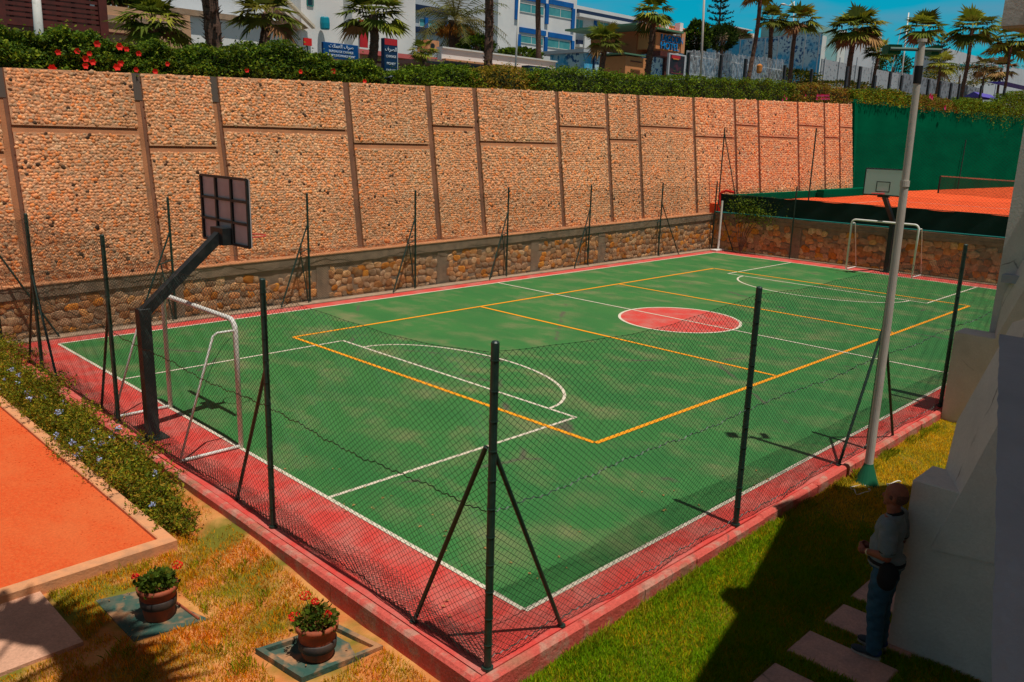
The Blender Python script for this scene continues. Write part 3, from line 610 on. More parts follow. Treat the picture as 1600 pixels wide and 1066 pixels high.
def hedge(name, label, cat, prof, Yf, depth, n, cols, size, flowers=(), seed=1, drop=0., fcol=(.85, .02, .01), group=None, lump=.17, over=.12):
    """prof: list of (px, py_top) of the crown outline as seen; turned into real positions at depth Yf"""
    P_ = np.array([F(a, b, Yf+depth*.35) for a, b in prof]); r_ = np.random.default_rng(seed)
    x0, x1 = P_[0, 0], P_[-1, 0]; n = int(n)
    t_ = thing(name, label, cat, ((x0+x1)/2, Yf+depth/2, float(st((x0+x1)/2))), group)
    x = r_.uniform(x0, x1, n); zt = np.interp(x, P_[:, 0], P_[:, 1])+lump*nz(x, x*0, 3.1, seed)+.05*nz(x, x, 11, seed); zb = wtop(x)-.08-drop*r_.random(n)**2 if Yf < 12 else st(x)
    q = r_.random(n); 
    # shell: front face and top
    y = np.where(q < .55, Yf-over+.22*r_.random(n)**1.3*1.2, Yf+depth*r_.random(n)); h = np.where(q < .55, r_.random(n), 1-.25*r_.random(n)**1.5)
    bul = lump*1.3*nz(x, h*2, 2.7, seed+3); y = y-bul+np.where(q < .55, .25*h**3, 0)
    z = zb+(zt-zb)*h; c = np.stack([x, y, z], -1); fl = r_.random(n) < .08; c[fl] += r_.normal(0, .12, (fl.sum(), 3))
    ti = tints(n, cols, seed); ti *= (1+.35*nz(x, z*2, 2.2, seed))[:, None]
    fast('foliage', leaves(c, size, None, seed=seed), 4, 'leaf', t_, np.clip(ti, 0.004, 1))
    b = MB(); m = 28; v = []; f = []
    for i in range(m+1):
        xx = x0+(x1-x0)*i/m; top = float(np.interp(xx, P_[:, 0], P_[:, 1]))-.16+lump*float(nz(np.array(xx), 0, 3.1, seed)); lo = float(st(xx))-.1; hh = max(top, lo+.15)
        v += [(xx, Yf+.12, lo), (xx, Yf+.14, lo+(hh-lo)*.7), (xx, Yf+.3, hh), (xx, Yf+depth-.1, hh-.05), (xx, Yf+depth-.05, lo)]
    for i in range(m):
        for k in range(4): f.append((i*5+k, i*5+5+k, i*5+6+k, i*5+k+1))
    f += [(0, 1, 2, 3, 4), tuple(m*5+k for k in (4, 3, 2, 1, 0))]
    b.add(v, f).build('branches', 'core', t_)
    for k, (px, py) in enumerate(flowers):
        xx, zz = F(px, py, Yf-over-.08); s_ = random.uniform(.075, .11); V_ = np.array(rose((xx, Yf-over-.08, zz), s_, k)); o_ = fast('flower', V_, 4, 'petal', t_, np.tile(np.array(fcol)*random.uniform(.8, 1.1), (len(V_)//4, 1)))
    return t_
FL1 = [(90, 82), (120, 80), (133, 92), (139, 84), (133, 103), (81, 107), (144, 97), (151, 69), (186, 73), (182, 105), (188, 99), (197, 77), (212, 109), (216, 84), (242, 112), (261, 100)]
hedge('hibiscus_hedge', 'tall clipped hibiscus hedge with many red blooms at the left on top of the wall', 'hedge', [(-70, 40), (0, 47), (40, 50), (60, 56), (90, 52), (140, 52), (165, 62), (175, 70), (200, 72), (240, 70), (262, 76)], 9.25, 1.2, 15000, HIB, .10, FL1, 1)
FL2 = [(385, 110), (469, 112), (520, 111), (569, 127)]
hedge('hibiscus_hedge', 'glossy dark hibiscus hedge in front of the blue exchange sign', 'hedge', [(255, 78), (290, 68), (320, 74), (345, 74), (380, 64), (420, 67), (445, 66), (475, 74), (500, 86), (520, 92), (545, 97), (570, 90), (590, 105)], 9.25, 1.0, 13000, HIB, .10, FL2, 2)
hedge('shrub', 'bright green rounded shrub right of the tall navy sign', 'shrub', [(608, 112), (625, 107), (650, 108), (690, 104), (705, 99), (725, 107), (745, 112)], 9.3, .9, 4500, LIM, .10, (), 3)
hedge('shrub', 'golden brown shrub on the wall top around the dark palm trunk', 'shrub', [(725, 112), (740, 106), (765, 109), (790, 104), (815, 112), (832, 118)], 9.3, .9, 3500, GLD, .09, (), 4)
hedge('hedge', 'long light green clipped hedge in the middle of the wall top', 'hedge', [(815, 116), (832, 109), (860, 107), (900, 105), (930, 112), (980, 116), (1020, 119), (1060, 118), (1110, 122), (1150, 124), (1200, 126), (1236, 131)], 9.3, 1.0, 17000, LIM, .10, (), 5)
hedge('bougainvillea', 'bougainvillea with magenta patches above the far end of the pebble wall', 'shrub', [(1228, 136), (1250, 133), (1275, 128), (1300, 136), (1328, 140)], 9.3, .9, 4200, BOU, .13, [(1225, 150), (1228, 154), (1222, 156)]+[(1258+(k*37) % 38, 149+(k*5) % 10) for k in range(22)], 6, fcol=(.42, .03, .14))
def gy(x): return 9.2-(x-30)*.087
def trail(name, label, prof, n, cols, seed, hang=.5, size=.14, fl=()):
    P_ = []
    for a, b_ in prof:
        x, z = F(a, b_, 8.8)
        for _ in range(12): x, z = F(a, b_, gy(x)+.3)
        P_.append((x, z))
    P_ = np.array(P_); r_ = np.random.default_rng(seed); x = r_.uniform(P_[0, 0], P_[-1, 0], n); zt = np.interp(x, P_[:, 0], P_[:, 1])+.12*nz(x, x, 1.4, seed)
    t_ = thing(name, label, 'shrub', (float(P_[:, 0].mean()), gy(float(P_[:, 0].mean()))+.3, 7.3), 'shrubs hanging over the green screen wall')
    h = r_.random(n); zb = 7.2-hang*(r_.random(n)**3)*(.5+.5*nz(x, x, .9, seed)); z = zb+(zt-zb)*h; y = gy(x)-.35+r_.random(n)*1.1+.3*h
    ti = tints(n, cols, seed)*(1+.4*nz(x, z, 1.5, seed))[:, None]
    fast('foliage', leaves(np.stack([x, y, z], -1), size, None, seed=seed), 4, 'leaf', t_, np.clip(ti, .004, 1))
    for k, (a, b_) in enumerate(fl):
        xx, zz = F(a, b_, gy(float(np.interp(a, [q[0] for q in prof], P_[:, 0])))-.4); V_ = np.array(rose((xx, gy(xx)-.45, zz), .22, k)); fast('flower', V_, 4, 'petal', t_, np.tile(np.array((.42, .03, .12)), (len(V_)//4, 1)))
trail('trailing_shrub', 'yellow green trailing shrub above the green screen left of the white light pole', [(1326, 140), (1345, 142), (1370, 139), (1400, 141), (1425, 150)], 9000, LIM+GLD[:1], 11, .2)
trail('trailing_shrub', 'reddish and green trailing shrub above the green screen just right of the white light pole', [(1422, 150), (1450, 148), (1475, 156), (1488, 160)], 7000, BOU+LIM[:1], 12, .5, fl=[(1455, 150), (1458, 152), (1478, 168)])
trail('trailing_shrub', 'leafy trailing shrub between two dark posts above the green screen', [(1486, 158), (1505, 152), (1530, 156), (1555, 162)], 9500, LIM, 13, 1.2)
trail('trailing_shrub', 'big leafy shrub spilling over the green screen at the right edge', [(1553, 160), (1570, 148), (1590, 142), (1640, 140)], 16000, LIM, 14, 2.4)
# ------------------------------------------------------------------ dark fence posts on the wall top
pst = [(1077, 82, 128), (1128, 86, 124), (1166, 92, 128), (1227, 102, 136), (1269, 108, 158)]
for k, (px, a, b_) in enumerate(pst):
    x, z1 = F(px, a, 9.6); o_ = MB().box(x-.06, x+.06, 9.55, 9.67, st(x)-.2, z1, .01)
    tagx(o_.build('fence_post', 'dark'), ['tall dark post beside the dark poster board', 'dark post before the white pickets', 'dark post in front of the tall thin palm trunk', 'dark post above the bougainvillea', 'dark post left of the double palm trunk'][k], 'post', 'dark posts along the wall top')
for k, (px, a) in enumerate([(1345, 104), (1392, 112), (1410, 118), (1452, 124), (1470, 127), (1487, 130), (1500, 131), (1534, 134), (1570, 138), (1325, 104), (1368, 118)]):
    x, z = F(px, a, 8.6)
    for _ in range(12): x, z = F(px, a, gy(x)+.45)
    o_ = MB().box(x-.12, x+.12, gy(x)+.39, gy(x)+.51, 6.9, z, .01)
    lab = ['dark post just right of the double palm', 'dark post left of the white light pole', 'dark post nearest the white light pole on its left', 'dark post nearest the white light pole on its right', 'second dark post right of the white light pole',
           'third dark post right of the white light pole', 'dark post close to the trunk of the tall right palm', 'tall dark post above the middle of the leafy trailing shrub', 'tall dark post by the purple canopy at the right', 'dark post in front of the double palm trunk', 'dark post under the small palm'][k]
    tagx(o_.build('fence_post', 'dark'), lab, 'post', 'dark posts above the green screen')
# ------------------------------------------------------------------ palms
def trunk(px_top, py_top, px_b, Y, r0, r1, shag=0., n=14):
    x1, z1 = F(px_top, py_top, Y); x0, _ = F(px_b, 130, Y); z0 = float(st(x0))-.3
    return (x0, z0), (x1, z1)
def palm(label, crown, base_px, Y, rpx, rtr, shag=.0, dead=.25, seed=1, nf=34, cols=None, group='fan palms along the street', fan=True, dbl=None, squash=1.):
    r_ = np.random.default_rng(seed); x1, z1 = F(crown[0], crown[1], Y); x0, _ = F(base_px, 120, Y); z0 = float(st(x0))-.3; dist = math.hypot(x1-CAM[0], Y-CAM[1]); RR = rpx*dist/FPX
    t_ = thing('fan_palm' if fan else 'date_palm', label, 'palm', (x0, Y, z0), group)
    for tk_, off in enumerate([0] if dbl is None else [0, dbl]):
        m = 26; pts = []; rr = []
        for i in range(m+1):
            q = i/m; pts.append((x0+off+(x1-x0)*q+.11*math.sin(q*3.1+seed)*math.sin(q*3.14), Y+.04*math.sin(q*7+seed)+off*.3, z0+(z1-RR*.12-z0)*q)); rr.append(rtr*(1.12-.22*q)*(1+.05*((i*7) % 3-1)))
        b = MB(); b.tube(pts, rr, 12)
        if shag:
            ns = int((z1-z0)*46); 
            for i in range(ns):
                q = r_.random(); k = int(q*m); p = np.array(pts[min(k, m)]); a = r_.uniform(0, 6.28); d = np.array([math.cos(a), math.sin(a), 0]); zz = z0+(z1-RR*.15-z0)*q
                c = np.array([p[0], p[1], zz])+d*rtr*.85; e_ = np.array([-d[1], d[0], 0])*.055; tip = c+d*shag*r_.uniform(.5, 1.2)+np.array([0, 0, shag*r_.uniform(.2, 1.)])
                b.add([c-e_, c+e_, tip+e_*.5, tip-e_*.5, c+np.array([0, 0, -.05])], [(0, 1, 2, 3), (0, 4, 1), (4, 0, 3), (1, 4, 2)])
        b.build('trunk', 'bark', t_)
    V = []; Ti = []
    def quad(a, b_, c, d, t): V.extend([a, b_, c, d]); Ti.append(t)
    cols = cols or [(.21, .23, .018), (.12, .15, .014), (.28, .27, .03), (.08, .11, .012)]
    C0 = np.array([x1, Y, z1-RR*.15])
    lnx = r_.normal(0, .22, 3)
    if fan: nf = int(nf*.95)
    for k in range(nf):
        a = k*2.39996+r_.uniform(-.2, .2); el_ = math.asin(np.clip(1-1.38*(k+.5)/nf, -1, 1)); dead_ = el_ < -.2 and r_.random() < dead+.15
        d = np.array([math.cos(a)*math.cos(el_), math.sin(a)*math.cos(el_), math.sin(el_)*squash])+lnx*.35+r_.normal(0, .16, 3); d /= np.linalg.norm(d); pl = RR*r_.uniform(.30, .52); dr = np.array([0, 0, -1.])
        t = np.array(cols[r_.integers(0, len(cols))])*r_.uniform(.6, 1.25)
        if dead_: t = np.array([(.34, .19, .07), (.26, .12, .05)][r_.integers(0, 2)])*r_.uniform(.7, 1.2)
        if fan:
            p0 = C0+d*.08; p1 = C0+d*pl+dr*pl*.12; s_ = np.cross(d, (0, 0, 1.)); s_ /= np.linalg.norm(s_)+1e-6; u = np.cross(s_, d)
            quad(p0-s_*.02, p0+s_*.02, p1+s_*.012, p1-s_*.012, t*1.2)
            fr = RR*r_.uniform(.46, .62); nb = 15; fd = d*.95+dr*.30; fd /= np.linalg.norm(fd); nrm = np.cross(fd, s_)
            for j in range(nb):
                w_ = (j/(nb-1)-.5)*2.9; dd = math.cos(w_)*fd+math.sin(w_)*s_; side = np.cross(dd, nrm); side /= np.linalg.norm(side); ln = fr*(.72+.28*math.cos(w_*.6))*r_.uniform(.85, 1.1)
                mid = p1+dd*ln*.55+nrm*(-.03)*abs(w_); tip = p1+dd*ln+dr*ln*r_.uniform(.02, .32)*(1.5 if dead_ else 1); wd = ln*.075; tt = t*r_.uniform(.8, 1.2)
                quad(p1, mid+side*wd, tip, mid-side*wd, tt)
        else:
            ln = RR*r_.uniform(.85, 1.15); m = 12; p = C0.copy(); dd = d*1.; s_ = np.cross(d, (0, 0, 1.)); s_ /= np.linalg.norm(s_)+1e-6
            for j in range(m):
                dd = dd+dr*.085*(1+.4*j/m); dd /= np.linalg.norm(dd); q = p+dd*ln/m; quad(p-s_*.03, p+s_*.03, q+s_*.02, q-s_*.02, t*.9)
                if j > 1:
                    for e_ in (0, .5):
                        b0 = p+(q-p)*e_
                        for sg in (-1, 1):
                            lf = ln*.20*math.sin(math.pi*(j+1.5)/(m+2))**.6; ld = s_*sg*.85+dd*.5+dr*(.25+r_.uniform(0, .3)); ld /= np.linalg.norm(ld); w2 = dd*.035; quad(b0-w2, b0+w2, b0+ld*lf+w2*.2, b0+ld*lf-w2*.2, t*r_.uniform(.8, 1.25))
                p = q
    fast('crown', np.array(V), 4, 'leaf', t_, np.clip(np.array(Ti), .003, 1))
    if not fan:
        V = []; Ti = []
        for k in range(9):
            a = r_.uniform(0, 6.28); base = C0+np.array([math.cos(a)*RR*.18, math.sin(a)*RR*.18, -RR*.02])
            for j in range(40):
                dd = np.array([math.cos(a)+r_.normal(0, .35), math.sin(a)+r_.normal(0, .35), -.9-r_.random()]); dd /= np.linalg.norm(dd); e_ = np.array([.012, 0, 0]); ln = RR*r_.uniform(.12, .28)
                V += [base-e_, base+e_, base+dd*ln+e_*3, base+dd*ln-e_*3]; Ti.append(np.array((.55, .2, .03))*r_.uniform(.7, 1.1))
        fast('fruit_clusters', np.array(V), 4, 'leaf', t_, np.array(Ti))
    return t_
palm('bushy fan palm in front of the tan building left of the thick shaggy trunk', (240, 26), 243, 14, 60, .16, .06, .15, 21, 34)
palm('thick shaggy palm trunk with its crown above the picture', (322, -240), 338, 12.6, 70, .22, .17, .4, 22, 34)
palm('fan palm with thin drooping leaves before the stair building', (415, 14), 408, 14, 58, .17, .03, .3, 23, 26, [(.14, .15, .012), (.09, .11, .01), (.18, .16, .02)])
palm('fan palm with hanging leaves above the blue exchange sign', (582, 15), 580, 13, 62, .16, .04, .35, 24, 30)
palm('small young fan palm beside the air conditioner box', (660, 76), 660, 12.5, 27, .07, .02, .0, 25, 18)
palm('wide date palm with orange fruit clusters in front of the grey hotel', (712, 22), 709, 28, 82, .42, .1, .1, 26, 46, [(.15, .15, .03), (.11, .12, .025), (.18, .15, .04)], 'palms', fan=False)
palm('dark rough palm trunk in front of the white garden wall with crown above the picture', (770, -170), 760, 14, 60, .17, .10, .4, 27, 30)
palm('very slender palm trunk before the blue trimmed hotel with crown above the picture', (846, -120), 842, 20, 50, .14, .02, .3, 28, 26)
palm('fan palm with brown dead leaves before the hotel entrance', (945, 60), 940, 16, 38, .15, .02, .9, 29, 30)
palm('dark trunked fan palm beside the orange sign building', (1020, 16), 1013, 14, 40, .15, .09, .2, 30, 28)
palm('leaning slender brown palm trunk in front of the white pickets', (1190, -20), 1168, 14, 34, .12, .02, .3, 31, 26)
palm('yellowish fan palm before the mosaic building', (1207, 26), 1200, 18, 28, .15, .05, .5, 32, 26, [(.2, .17, .02), (.12, .13, .012)])
palm('fan palm with drooping brown side leaves right of the street lamp head', (1247, 28), 1230, 17, 38, .14, .03, .7, 33, 28)
palm('large double trunked fan palm before the pale turquoise building', (1338, 38), 1322, 16, 46, .17, .05, .3, 34, 40, dbl=.45)
palm('small fan palm between the double palm and the white light pole', (1373, 78), 1366, 15, 26, .12, .02, .2, 35, 26)
palm('fan palm whose trunk rises behind the floodlights of the white pole', (1443, 40), 1434, 15, 38, .13, .03, .4, 36, 28)
palm('low dark fan palm right of the white light pole', (1470, 96), 1467, 22, 25, .16, .02, .3, 37, 24)
palm('tall fan palm standing alone against the sky right of the light pole', (1521, 38), 1506, 15, 40, .17, .05, .4, 38, 32)
palm('rightmost fan palm under the grey concrete slab', (1583, 58), 1572, 15, 42, .14, .03, .4, 39, 32)
palm('small orange brown palm below the pale far building', (1566, 104), 1562, 20, 24, .14, .02, .9, 40, 22, [(.2, .1, .03), (.13, .1, .02)])
palm('brownish low palm left of the rightmost tall palm', (1540, 100), 1541, 24, 22, .14, .02, .9, 41, 22, [(.16, .09, .03), (.1, .09, .02)])
def pine(label, px, py_top, py_b, Y, wpx, seed):
    r_ = np.random.default_rng(seed); x, z1 = F(px, py_top, Y); _, z0 = F(px, py_b, Y); dist = math.hypot(x-CAM[0], Y-CAM[1]); wd = wpx*dist/FPX; t_ = thing('norfolk_pine', label, 'tree', (x, Y, z0-2), 'norfolk pines')
    MB().tube([(x, Y, z0-2), (x+.05, Y, z1)], [.22, .04], 8).build('trunk', 'bark', t_)
    V = []; Ti = []; nt_ = 8
    for k in range(nt_):
        q = k/(nt_-1); zz = z0+(z1-z0)*(q*.95+.04); w_ = wd*(1-q)**.8+.25
        for j in range(6):
            a = j*1.047+k*.5+r_.uniform(-.2, .2); ln = w_*r_.uniform(.6, 1.1); d = np.array([math.cos(a), math.sin(a), .12])
            for i in range(40):
                s_ = r_.random()**.7; c = np.array([x, Y, zz])+d*ln*s_+np.array([0, 0, .25*s_*s_]); dd = d+r_.normal(0, .5, 3); dd /= np.linalg.norm(dd); e_ = np.cross(dd, r_.normal(size=3)); e_ /= np.linalg.norm(e_); l2 = .32; V += [c, c+dd*l2*.5+e_*.07, c+dd*l2, c+dd*l2*.5-e_*.07]; Ti.append(np.array((.03, .045, .02))*r_.uniform(.6, 1.4))
    fast('crown', np.array(V), 4, 'leaf', t_, np.array(Ti))
pine('tiered norfolk pine rising above the red tiled roofs', 1128, -16, 55, 52, 26, 51)
pine('tiered norfolk pine against the clouds between two tall palms', 1473, 55, 100, 45, 17, 52)
def tree(label, px, py, rx, rz, Y, cols, n, seed, size=.28):
    r_ = np.random.default_rng(seed); x, z = F(px, py, Y); dist = math.hypot(x-CAM[0], Y-CAM[1]); a = rx*dist/FPX; c_ = rz*dist/FPX; z0 = float(st(x))-.3; t_ = thing('tree', label, 'tree', (x, Y, z0), 'background trees')
    b = MB(); b.tube([(x, Y, z0), (x+.1, Y, z)], [.25, .12], 8)
    for k in range(5): w_ = k*1.26; b.tube([(x, Y, z0+(z-z0)*.6), (x+a*.5*math.cos(w_), Y+a*.5*math.sin(w_), z+c_*.3)], [.1, .03], 6)
    b.build('trunk', 'bark', t_)
    d = r_.normal(size=(n, 3)); d /= np.linalg.norm(d, axis=1)[:, None]; rr = r_.uniform(.55, 1, n)**.6*(1+.28*nz(d[:, 0]*3, d[:, 2]*3+d[:, 1]*2, 1.6, seed)); c = np.array([x, Y, z])+d*rr[:, None]*np.array([a, a, c_])
    ti = tints(n, cols, seed)*(1+.3*nz(d[:, 0]*4, d[:, 2]*4, 1, seed))[:, None]; fast('crown', leaves(c, size, None, seed=seed), 4, 'leaf', t_, np.clip(ti, .003, 1))
DG = [(.035, .06, .008), (.02, .04, .008), (.05, .08, .01)]
tree('round dense green tree behind the orange sign building', 1088, 62, 20, 26, 24, DG+LIM[:1], 4200, 61)
tree('dark green tree behind the white pickets right of the lamp pole', 1128, 58, 24, 18, 34, DG, 3200, 62)
tree('brownish tree top between the red roofs and the mosaic wall', 1156, 60, 16, 10, 36, [(.09, .06, .02), (.06, .06, .015)], 1600, 63)
tree('bushy green garden shrub tree behind the date palm', 745, 72, 26, 14, 26, LIM+DG, 2400, 64, .22)
tree('small green bush tree at the foot of the blue trimmed hotel', 812, 85, 34, 9, 24, LIM+DG, 2200, 65, .2)
tree('olive green tree mass behind the right posts of the green screen', 1500, 118, 50, 14, 30, DG+GLD[:2], 4200, 66)
tree('grey green tree mass left of the floodlights', 1395, 104, 24, 18, 32, DG+[(.08, .09, .03)], 3200, 67)
tree('dark shrubby tree behind the dark posts before the mosaic wall', 1235, 122, 40, 12, 22, DG+BOU[:1], 3200, 68, .22)
tree('dark tree at the top left behind the timber screen', 185, -8, 40, 12, 26, DG, 2600, 69)
tree('dark bushes below the patterned fence near the double palm', 1300, 138, 60, 10, 20, BOU+DG, 3800, 70, .2)
# ------------------------------------------------------------------ background buildings
def fbox(b, p0, p1, Y, depth, z0=None, z1=None, bev=0., tint=None):
    """box whose front face spans two opposite picture corners at depth Y"""
    xa, za = F(p0[0], p0[1], Y); xb, zb = F(p1[0], p1[1], Y); b.box(xa, xb, Y, Y+depth, zb if z0 is None else z0, za if z1 is None else z1, bev, tint); return (xa, xb, za, zb)
def bld(name, label, cat='building', px=0, Y=20, group=None):
    x, _ = F(px, 120, Y); return thing(name, label, cat, (x, Y, float(st(x))-.3), group)
def part(parent, name, m, p0, p1, Y, depth, z0=None, z1=None, smooth=False):
    b = MB(); fbox(b, p0, p1, Y, depth, z0, z1); return b.build(name, m, parent)
def window(parent, p0, p1, Y, cur='glass', frame='steelw', nm=2):
    xa, za = F(*p0, Y); xb, zb = F(*p1, Y); b = MB(); t_ = .05; y0 = Y-.05; y1 = Y-.004
    b.box(xa, xb, y0, y1, za-t_, za); b.box(xa, xb, y0, y1, zb, zb+t_)
    for k in range(nm+1): xc = xa+(xb-xa)*k/nm; b.box(xc-t_/2, xc+t_/2, y0+.003, y1, zb+t_, za-t_)
    w_ = b.build('window', frame, parent); g = MB().box(xa+t_, xb-t_, Y-.03, Y-.006, zb+t_, za-t_).build('pane', cur, w_); return w_
# timber screened terrace, top left
t_ = bld('timber_screened_terrace', 'dark red brown timber slat screen of a terrace at the top left corner', px=80, Y=18)
Yq = 18
xa, za = F(-40, -40, Yq); xb, zb = F(165, 52, Yq); b = MB()
zl = F(150, 38, Yq)[1]
for k in range(16): b.box(xa, xb, Yq, Yq+.04, zl+k*.15, zl+k*.15+.10)
b.build('slats', 'brown', t_)
b = MB()
for k in range(9): xx = xa+(xb-xa)*k/8; b.box(xx-.05, xx+.05, Yq+.045, Yq+.13, zl-.1, zl+2.5)
b.build('battens', 'brown', t_)
MB().box(xa, xb+.05, Yq-.05, Yq+.2, zl-.28, zl-.06).build('beam', 'brown', t_)
xx = F(161, 30, Yq)[0]; MB().box(xx-.14, xx+.12, Yq-.1, Yq+.25, zb-1.5, zl+2.6).build('corner_post', 'brown', t_)
xx = F(2, 30, Yq)[0]; MB().box(xx-.14, xx+.12, Yq-.1, Yq+.25, zb-1.5, zl+2.6).build('corner_post', 'brown', t_)
MB().box(xa, xb, Yq+1.2, Yq+5, zb-2, zl+2.6).build('back_wall', mat('dark_interior', (.035, .012, .01), .9), t_)
# tan building
t_ = bld('tan_building', 'plain tan rendered wall between the timber screen and the white building', px=220, Y=20)
part(t_, 'wall', 'walltan', (166, 8), (300, 80), 20, 5, 5.2)
part(t_, 'shelf', 'brown', (166, 51), (222, 55), 19.85, .15)
part(t_, 'string_course', 'cap', (166, 34), (285, 36.5), 19.93, .07)
# white building with stairs
t_ = bld('white_building', 'large white rendered building with an outside stair behind the hibiscus hedge', px=450, Y=27)
part(t_, 'wall', 'wallw', (262, 20), (556, 110), 27, 6, 5., F(320, 22, 27)[1])
part(t_, 'upper_wall', 'wallg', (150, -30), (468, 40), 29, 6, 6, F(300, -40, 29)[1])
for a, b_ in (((255, 14), (556, 20)),):
    xq0, zq0 = F(320, 20, 27); xq1, _ = F(558, 50, 27); xq2, _ = F(262, 20, 27); MB().box(xq2, xq1, 26.75, 27.0, zq0-.22, zq0+.03).build('ledge', 'grey', t_)
part(t_, 'stair_tower', 'wallw', (468, -60), (549, 80), 26.6, 6, 5.)
part(t_, 'blank_block', 'wallw', (549, -60), (649, 90), 25.8, 8, 5.)
window(t_, (479, -12), (489, 11), 26.6, 'glassd', 'teal', 1)
for q0, q1 in (((446, 0), (491, 45)), ((430, 6), (470, 46))):
    xA, zA = F(*q0, 26.2); xB, zB = F(*q1, 26.2); 
    MB().add([(xA, 26.1, zA), (xB, 26.1, zB), (xB, 26.4, zB), (xA, 26.4, zA), (xA, 26.1, zA+.14), (xB, 26.1, zB+.14), (xB, 26.4, zB+.14), (xA, 26.4, zA+.14)], [(0, 1, 5, 4), (4, 5, 6, 7), (3, 7, 6, 2), (0, 4, 7, 3), (1, 2, 6, 5), (0, 3, 2, 1)]).build('stair_rail', 'white', t_)
xA, zA = F(430, 0, 26.25); xB, zB = F(486, 44, 26.25); xC, zC = F(468, 44, 26.25); xD, zD = F(415, -2, 26.25)
MB().add([(xA, 26.45, zA), (xB, 26.45, zB), (xC, 26.45, zC-.1), (xD, 26.45, zD-.6), (xA, 26.55, zA), (xB, 26.55, zB), (xC, 26.55, zC-.1), (xD, 26.55, zD-.6)], [(3, 2, 1, 0), (4, 5, 6, 7), (0, 1, 5, 4)]).build('stair_flank', 'cap', t_)
bl = MB().lathe([(.2, 0), (.24, .05), (.25, .3), (.23, .55), (.19, .6)], (F(513, 46, 25.9)[0], 26.2, F(513, 47, 26.2)[1]), 16).build('water_barrel', mat('barrel_teal', (.0, .22, .30), .5)); tagx(bl, 'teal water barrel standing on the ledge of the white building', 'barrel')
# shop front under the building
t_ = bld('shop_terrace', 'low peach coloured shop wall with a red awning edge behind the exchange signs', px=620, Y=20)
part(t_, 'wall', 'walltan', (566, 86), (700, 132), 20, 3, 5., F(620, 84, 20)[1])
part(t_, 'awning_edge', 'pink', (556, 75), (686, 90), 19.6, 2, F(620, 90, 19.6)[1], F(620, 83, 19.6)[1])
part(t_, 'awning_edge', 'brown', (556, 98), (690, 100), 19.9, .1, F(620, 101, 19.9)[1], F(620, 98.5, 19.9)[1])
t_ = bld('air_conditioner', 'pale air conditioner box with dark fan at the corner of the white building', 'air conditioner', px=676, Y=22)
part(t_, 'casing', 'tan', (668, 62), (686, 82), 22, .8); xk, zk = F(676, 72, 21.97); MB().tube([(xk, 21.99, zk), (xk, 21.95, zk)], .13, 16).build('fan', 'dark', t_)
t_ = bld('garden_wall', 'long sunlit white garden wall sloping down behind the dark palm trunk', 'wall', px=780, Y=18.5)
xA, zA = F(690, 72, 18.5); xB, zB = F(868, 104, 18.5); 
MB().box(xA, xB, 18.5, 18.8, 5., F(760, 84, 18.5)[1]).build('wall', 'wallw', t_); MB().box(xA, xB+.05, 18.42, 18.88, F(760, 84, 18.5)[1], F(760, 84, 18.5)[1]+.07).build('coping', 'steelw', t_)
MB().box(xA, xB, 18.2, 18.49, 5., F(760, 99, 18.3)[1]).build('lower_band', 'tan', t_)
t_ = bld('shop_roof', 'flat brown shop roof with pale edge behind the golden shrub', 'roof', px=700, Y=15)
part(t_, 'roof_slab', mat('roof_brown', (.24, .13, .11), .9), (665, 92), (790, 102), 15.4, 2.4, F(720, 103, 15.4)[1], F(720, 97, 15.4)[1]); part(t_, 'roof_edge', 'dark', (665, 92), (790, 102), 15.3, .09, F(720, 104, 15.3)[1], F(720, 100.5, 15.3)[1])
# blue trimmed hotel
t_ = bld('hotel', 'white three storey hotel with blue columns and bands and teal curtained windows', px=840, Y=42)
YH = 42
part(t_, 'main_block', 'wallw', (780, -60), (896, 130), YH, 10, 5)
part(t_, 'left_wing', 'wallg', (640, -60), (782, 130), YH+1.5, 9, 5)
part(t_, 'right_wing', 'wallw', (893, 8), (1006, 130), YH+2.5, 8, 5, F(900, 8, YH+2.5)[1])
for (a, b_, c, d, Yw) in [(809, 3, 849, 25, YH), (857, 10, 893, 31, YH), (811, 54, 848, 72, YH), (855, 60, 890, 79, YH), (898, 29, 910, 53, YH+2.5), (934, 33, 950, 50, YH+2.5), (968, 40, 996, 64, YH+2.5), (655, 28, 684, 46, YH+1.5), (776, 4, 800, 22, YH+1.5), (700, 34, 730, 48, YH+1.5)]:
    window(t_, (a, b_), (c, d), Yw, 'glass' if Yw != YH+1.5 or a < 700 else 'glassd')
def bandx(p, q, thick, m, Yb, proud=.12, nm='blue_band'):
    xa, za = F(*p, Yb); xb, zb = F(*q, Yb); z = (za+zb)/2; MB().box(xa, xb, Yb-proud, Yb-.003, z-thick/2, z+thick/2).build(nm, m, t_)
bandx((811, 47), (852, 52), .42, 'blue', YH); bandx((856, 54), (893, 60), .42, 'blue', YH); bandx((857, 3), (895, 9), .42, 'blue', YH); bandx((811, -4), (852, 1), .42, 'blue', YH)
bandx((899, 21), (1005, 37), .5, 'navy', YH+2.5, .3, 'navy_band'); bandx((899, 68), (1000, 80), .45, 'navy', YH+2.5, .3, 'navy_band'); bandx((640, 12), (700, 18), .4, 'navy', YH+1.5, .3, 'navy_band'); bandx((640, 50), (780, 60), .4, 'navy', YH+1.5, .3, 'navy_band')
bandx((897, 26), (1006, 42), .3, 'wallw', YH+2.5, .7, 'eave'); bandx((897, 75), (1000, 84), .25, 'wallw', YH+2.5, .7, 'eave')
def colx(px, a, b_, wd, Yb, m='blue', proud=.15):
    xa, za = F(px, a, Yb); _, zb = F(px, b_, Yb); MB().box(xa-wd/2, xa+wd/2, Yb-proud, Yb-.003, zb, za).build('blue_column', m, t_)
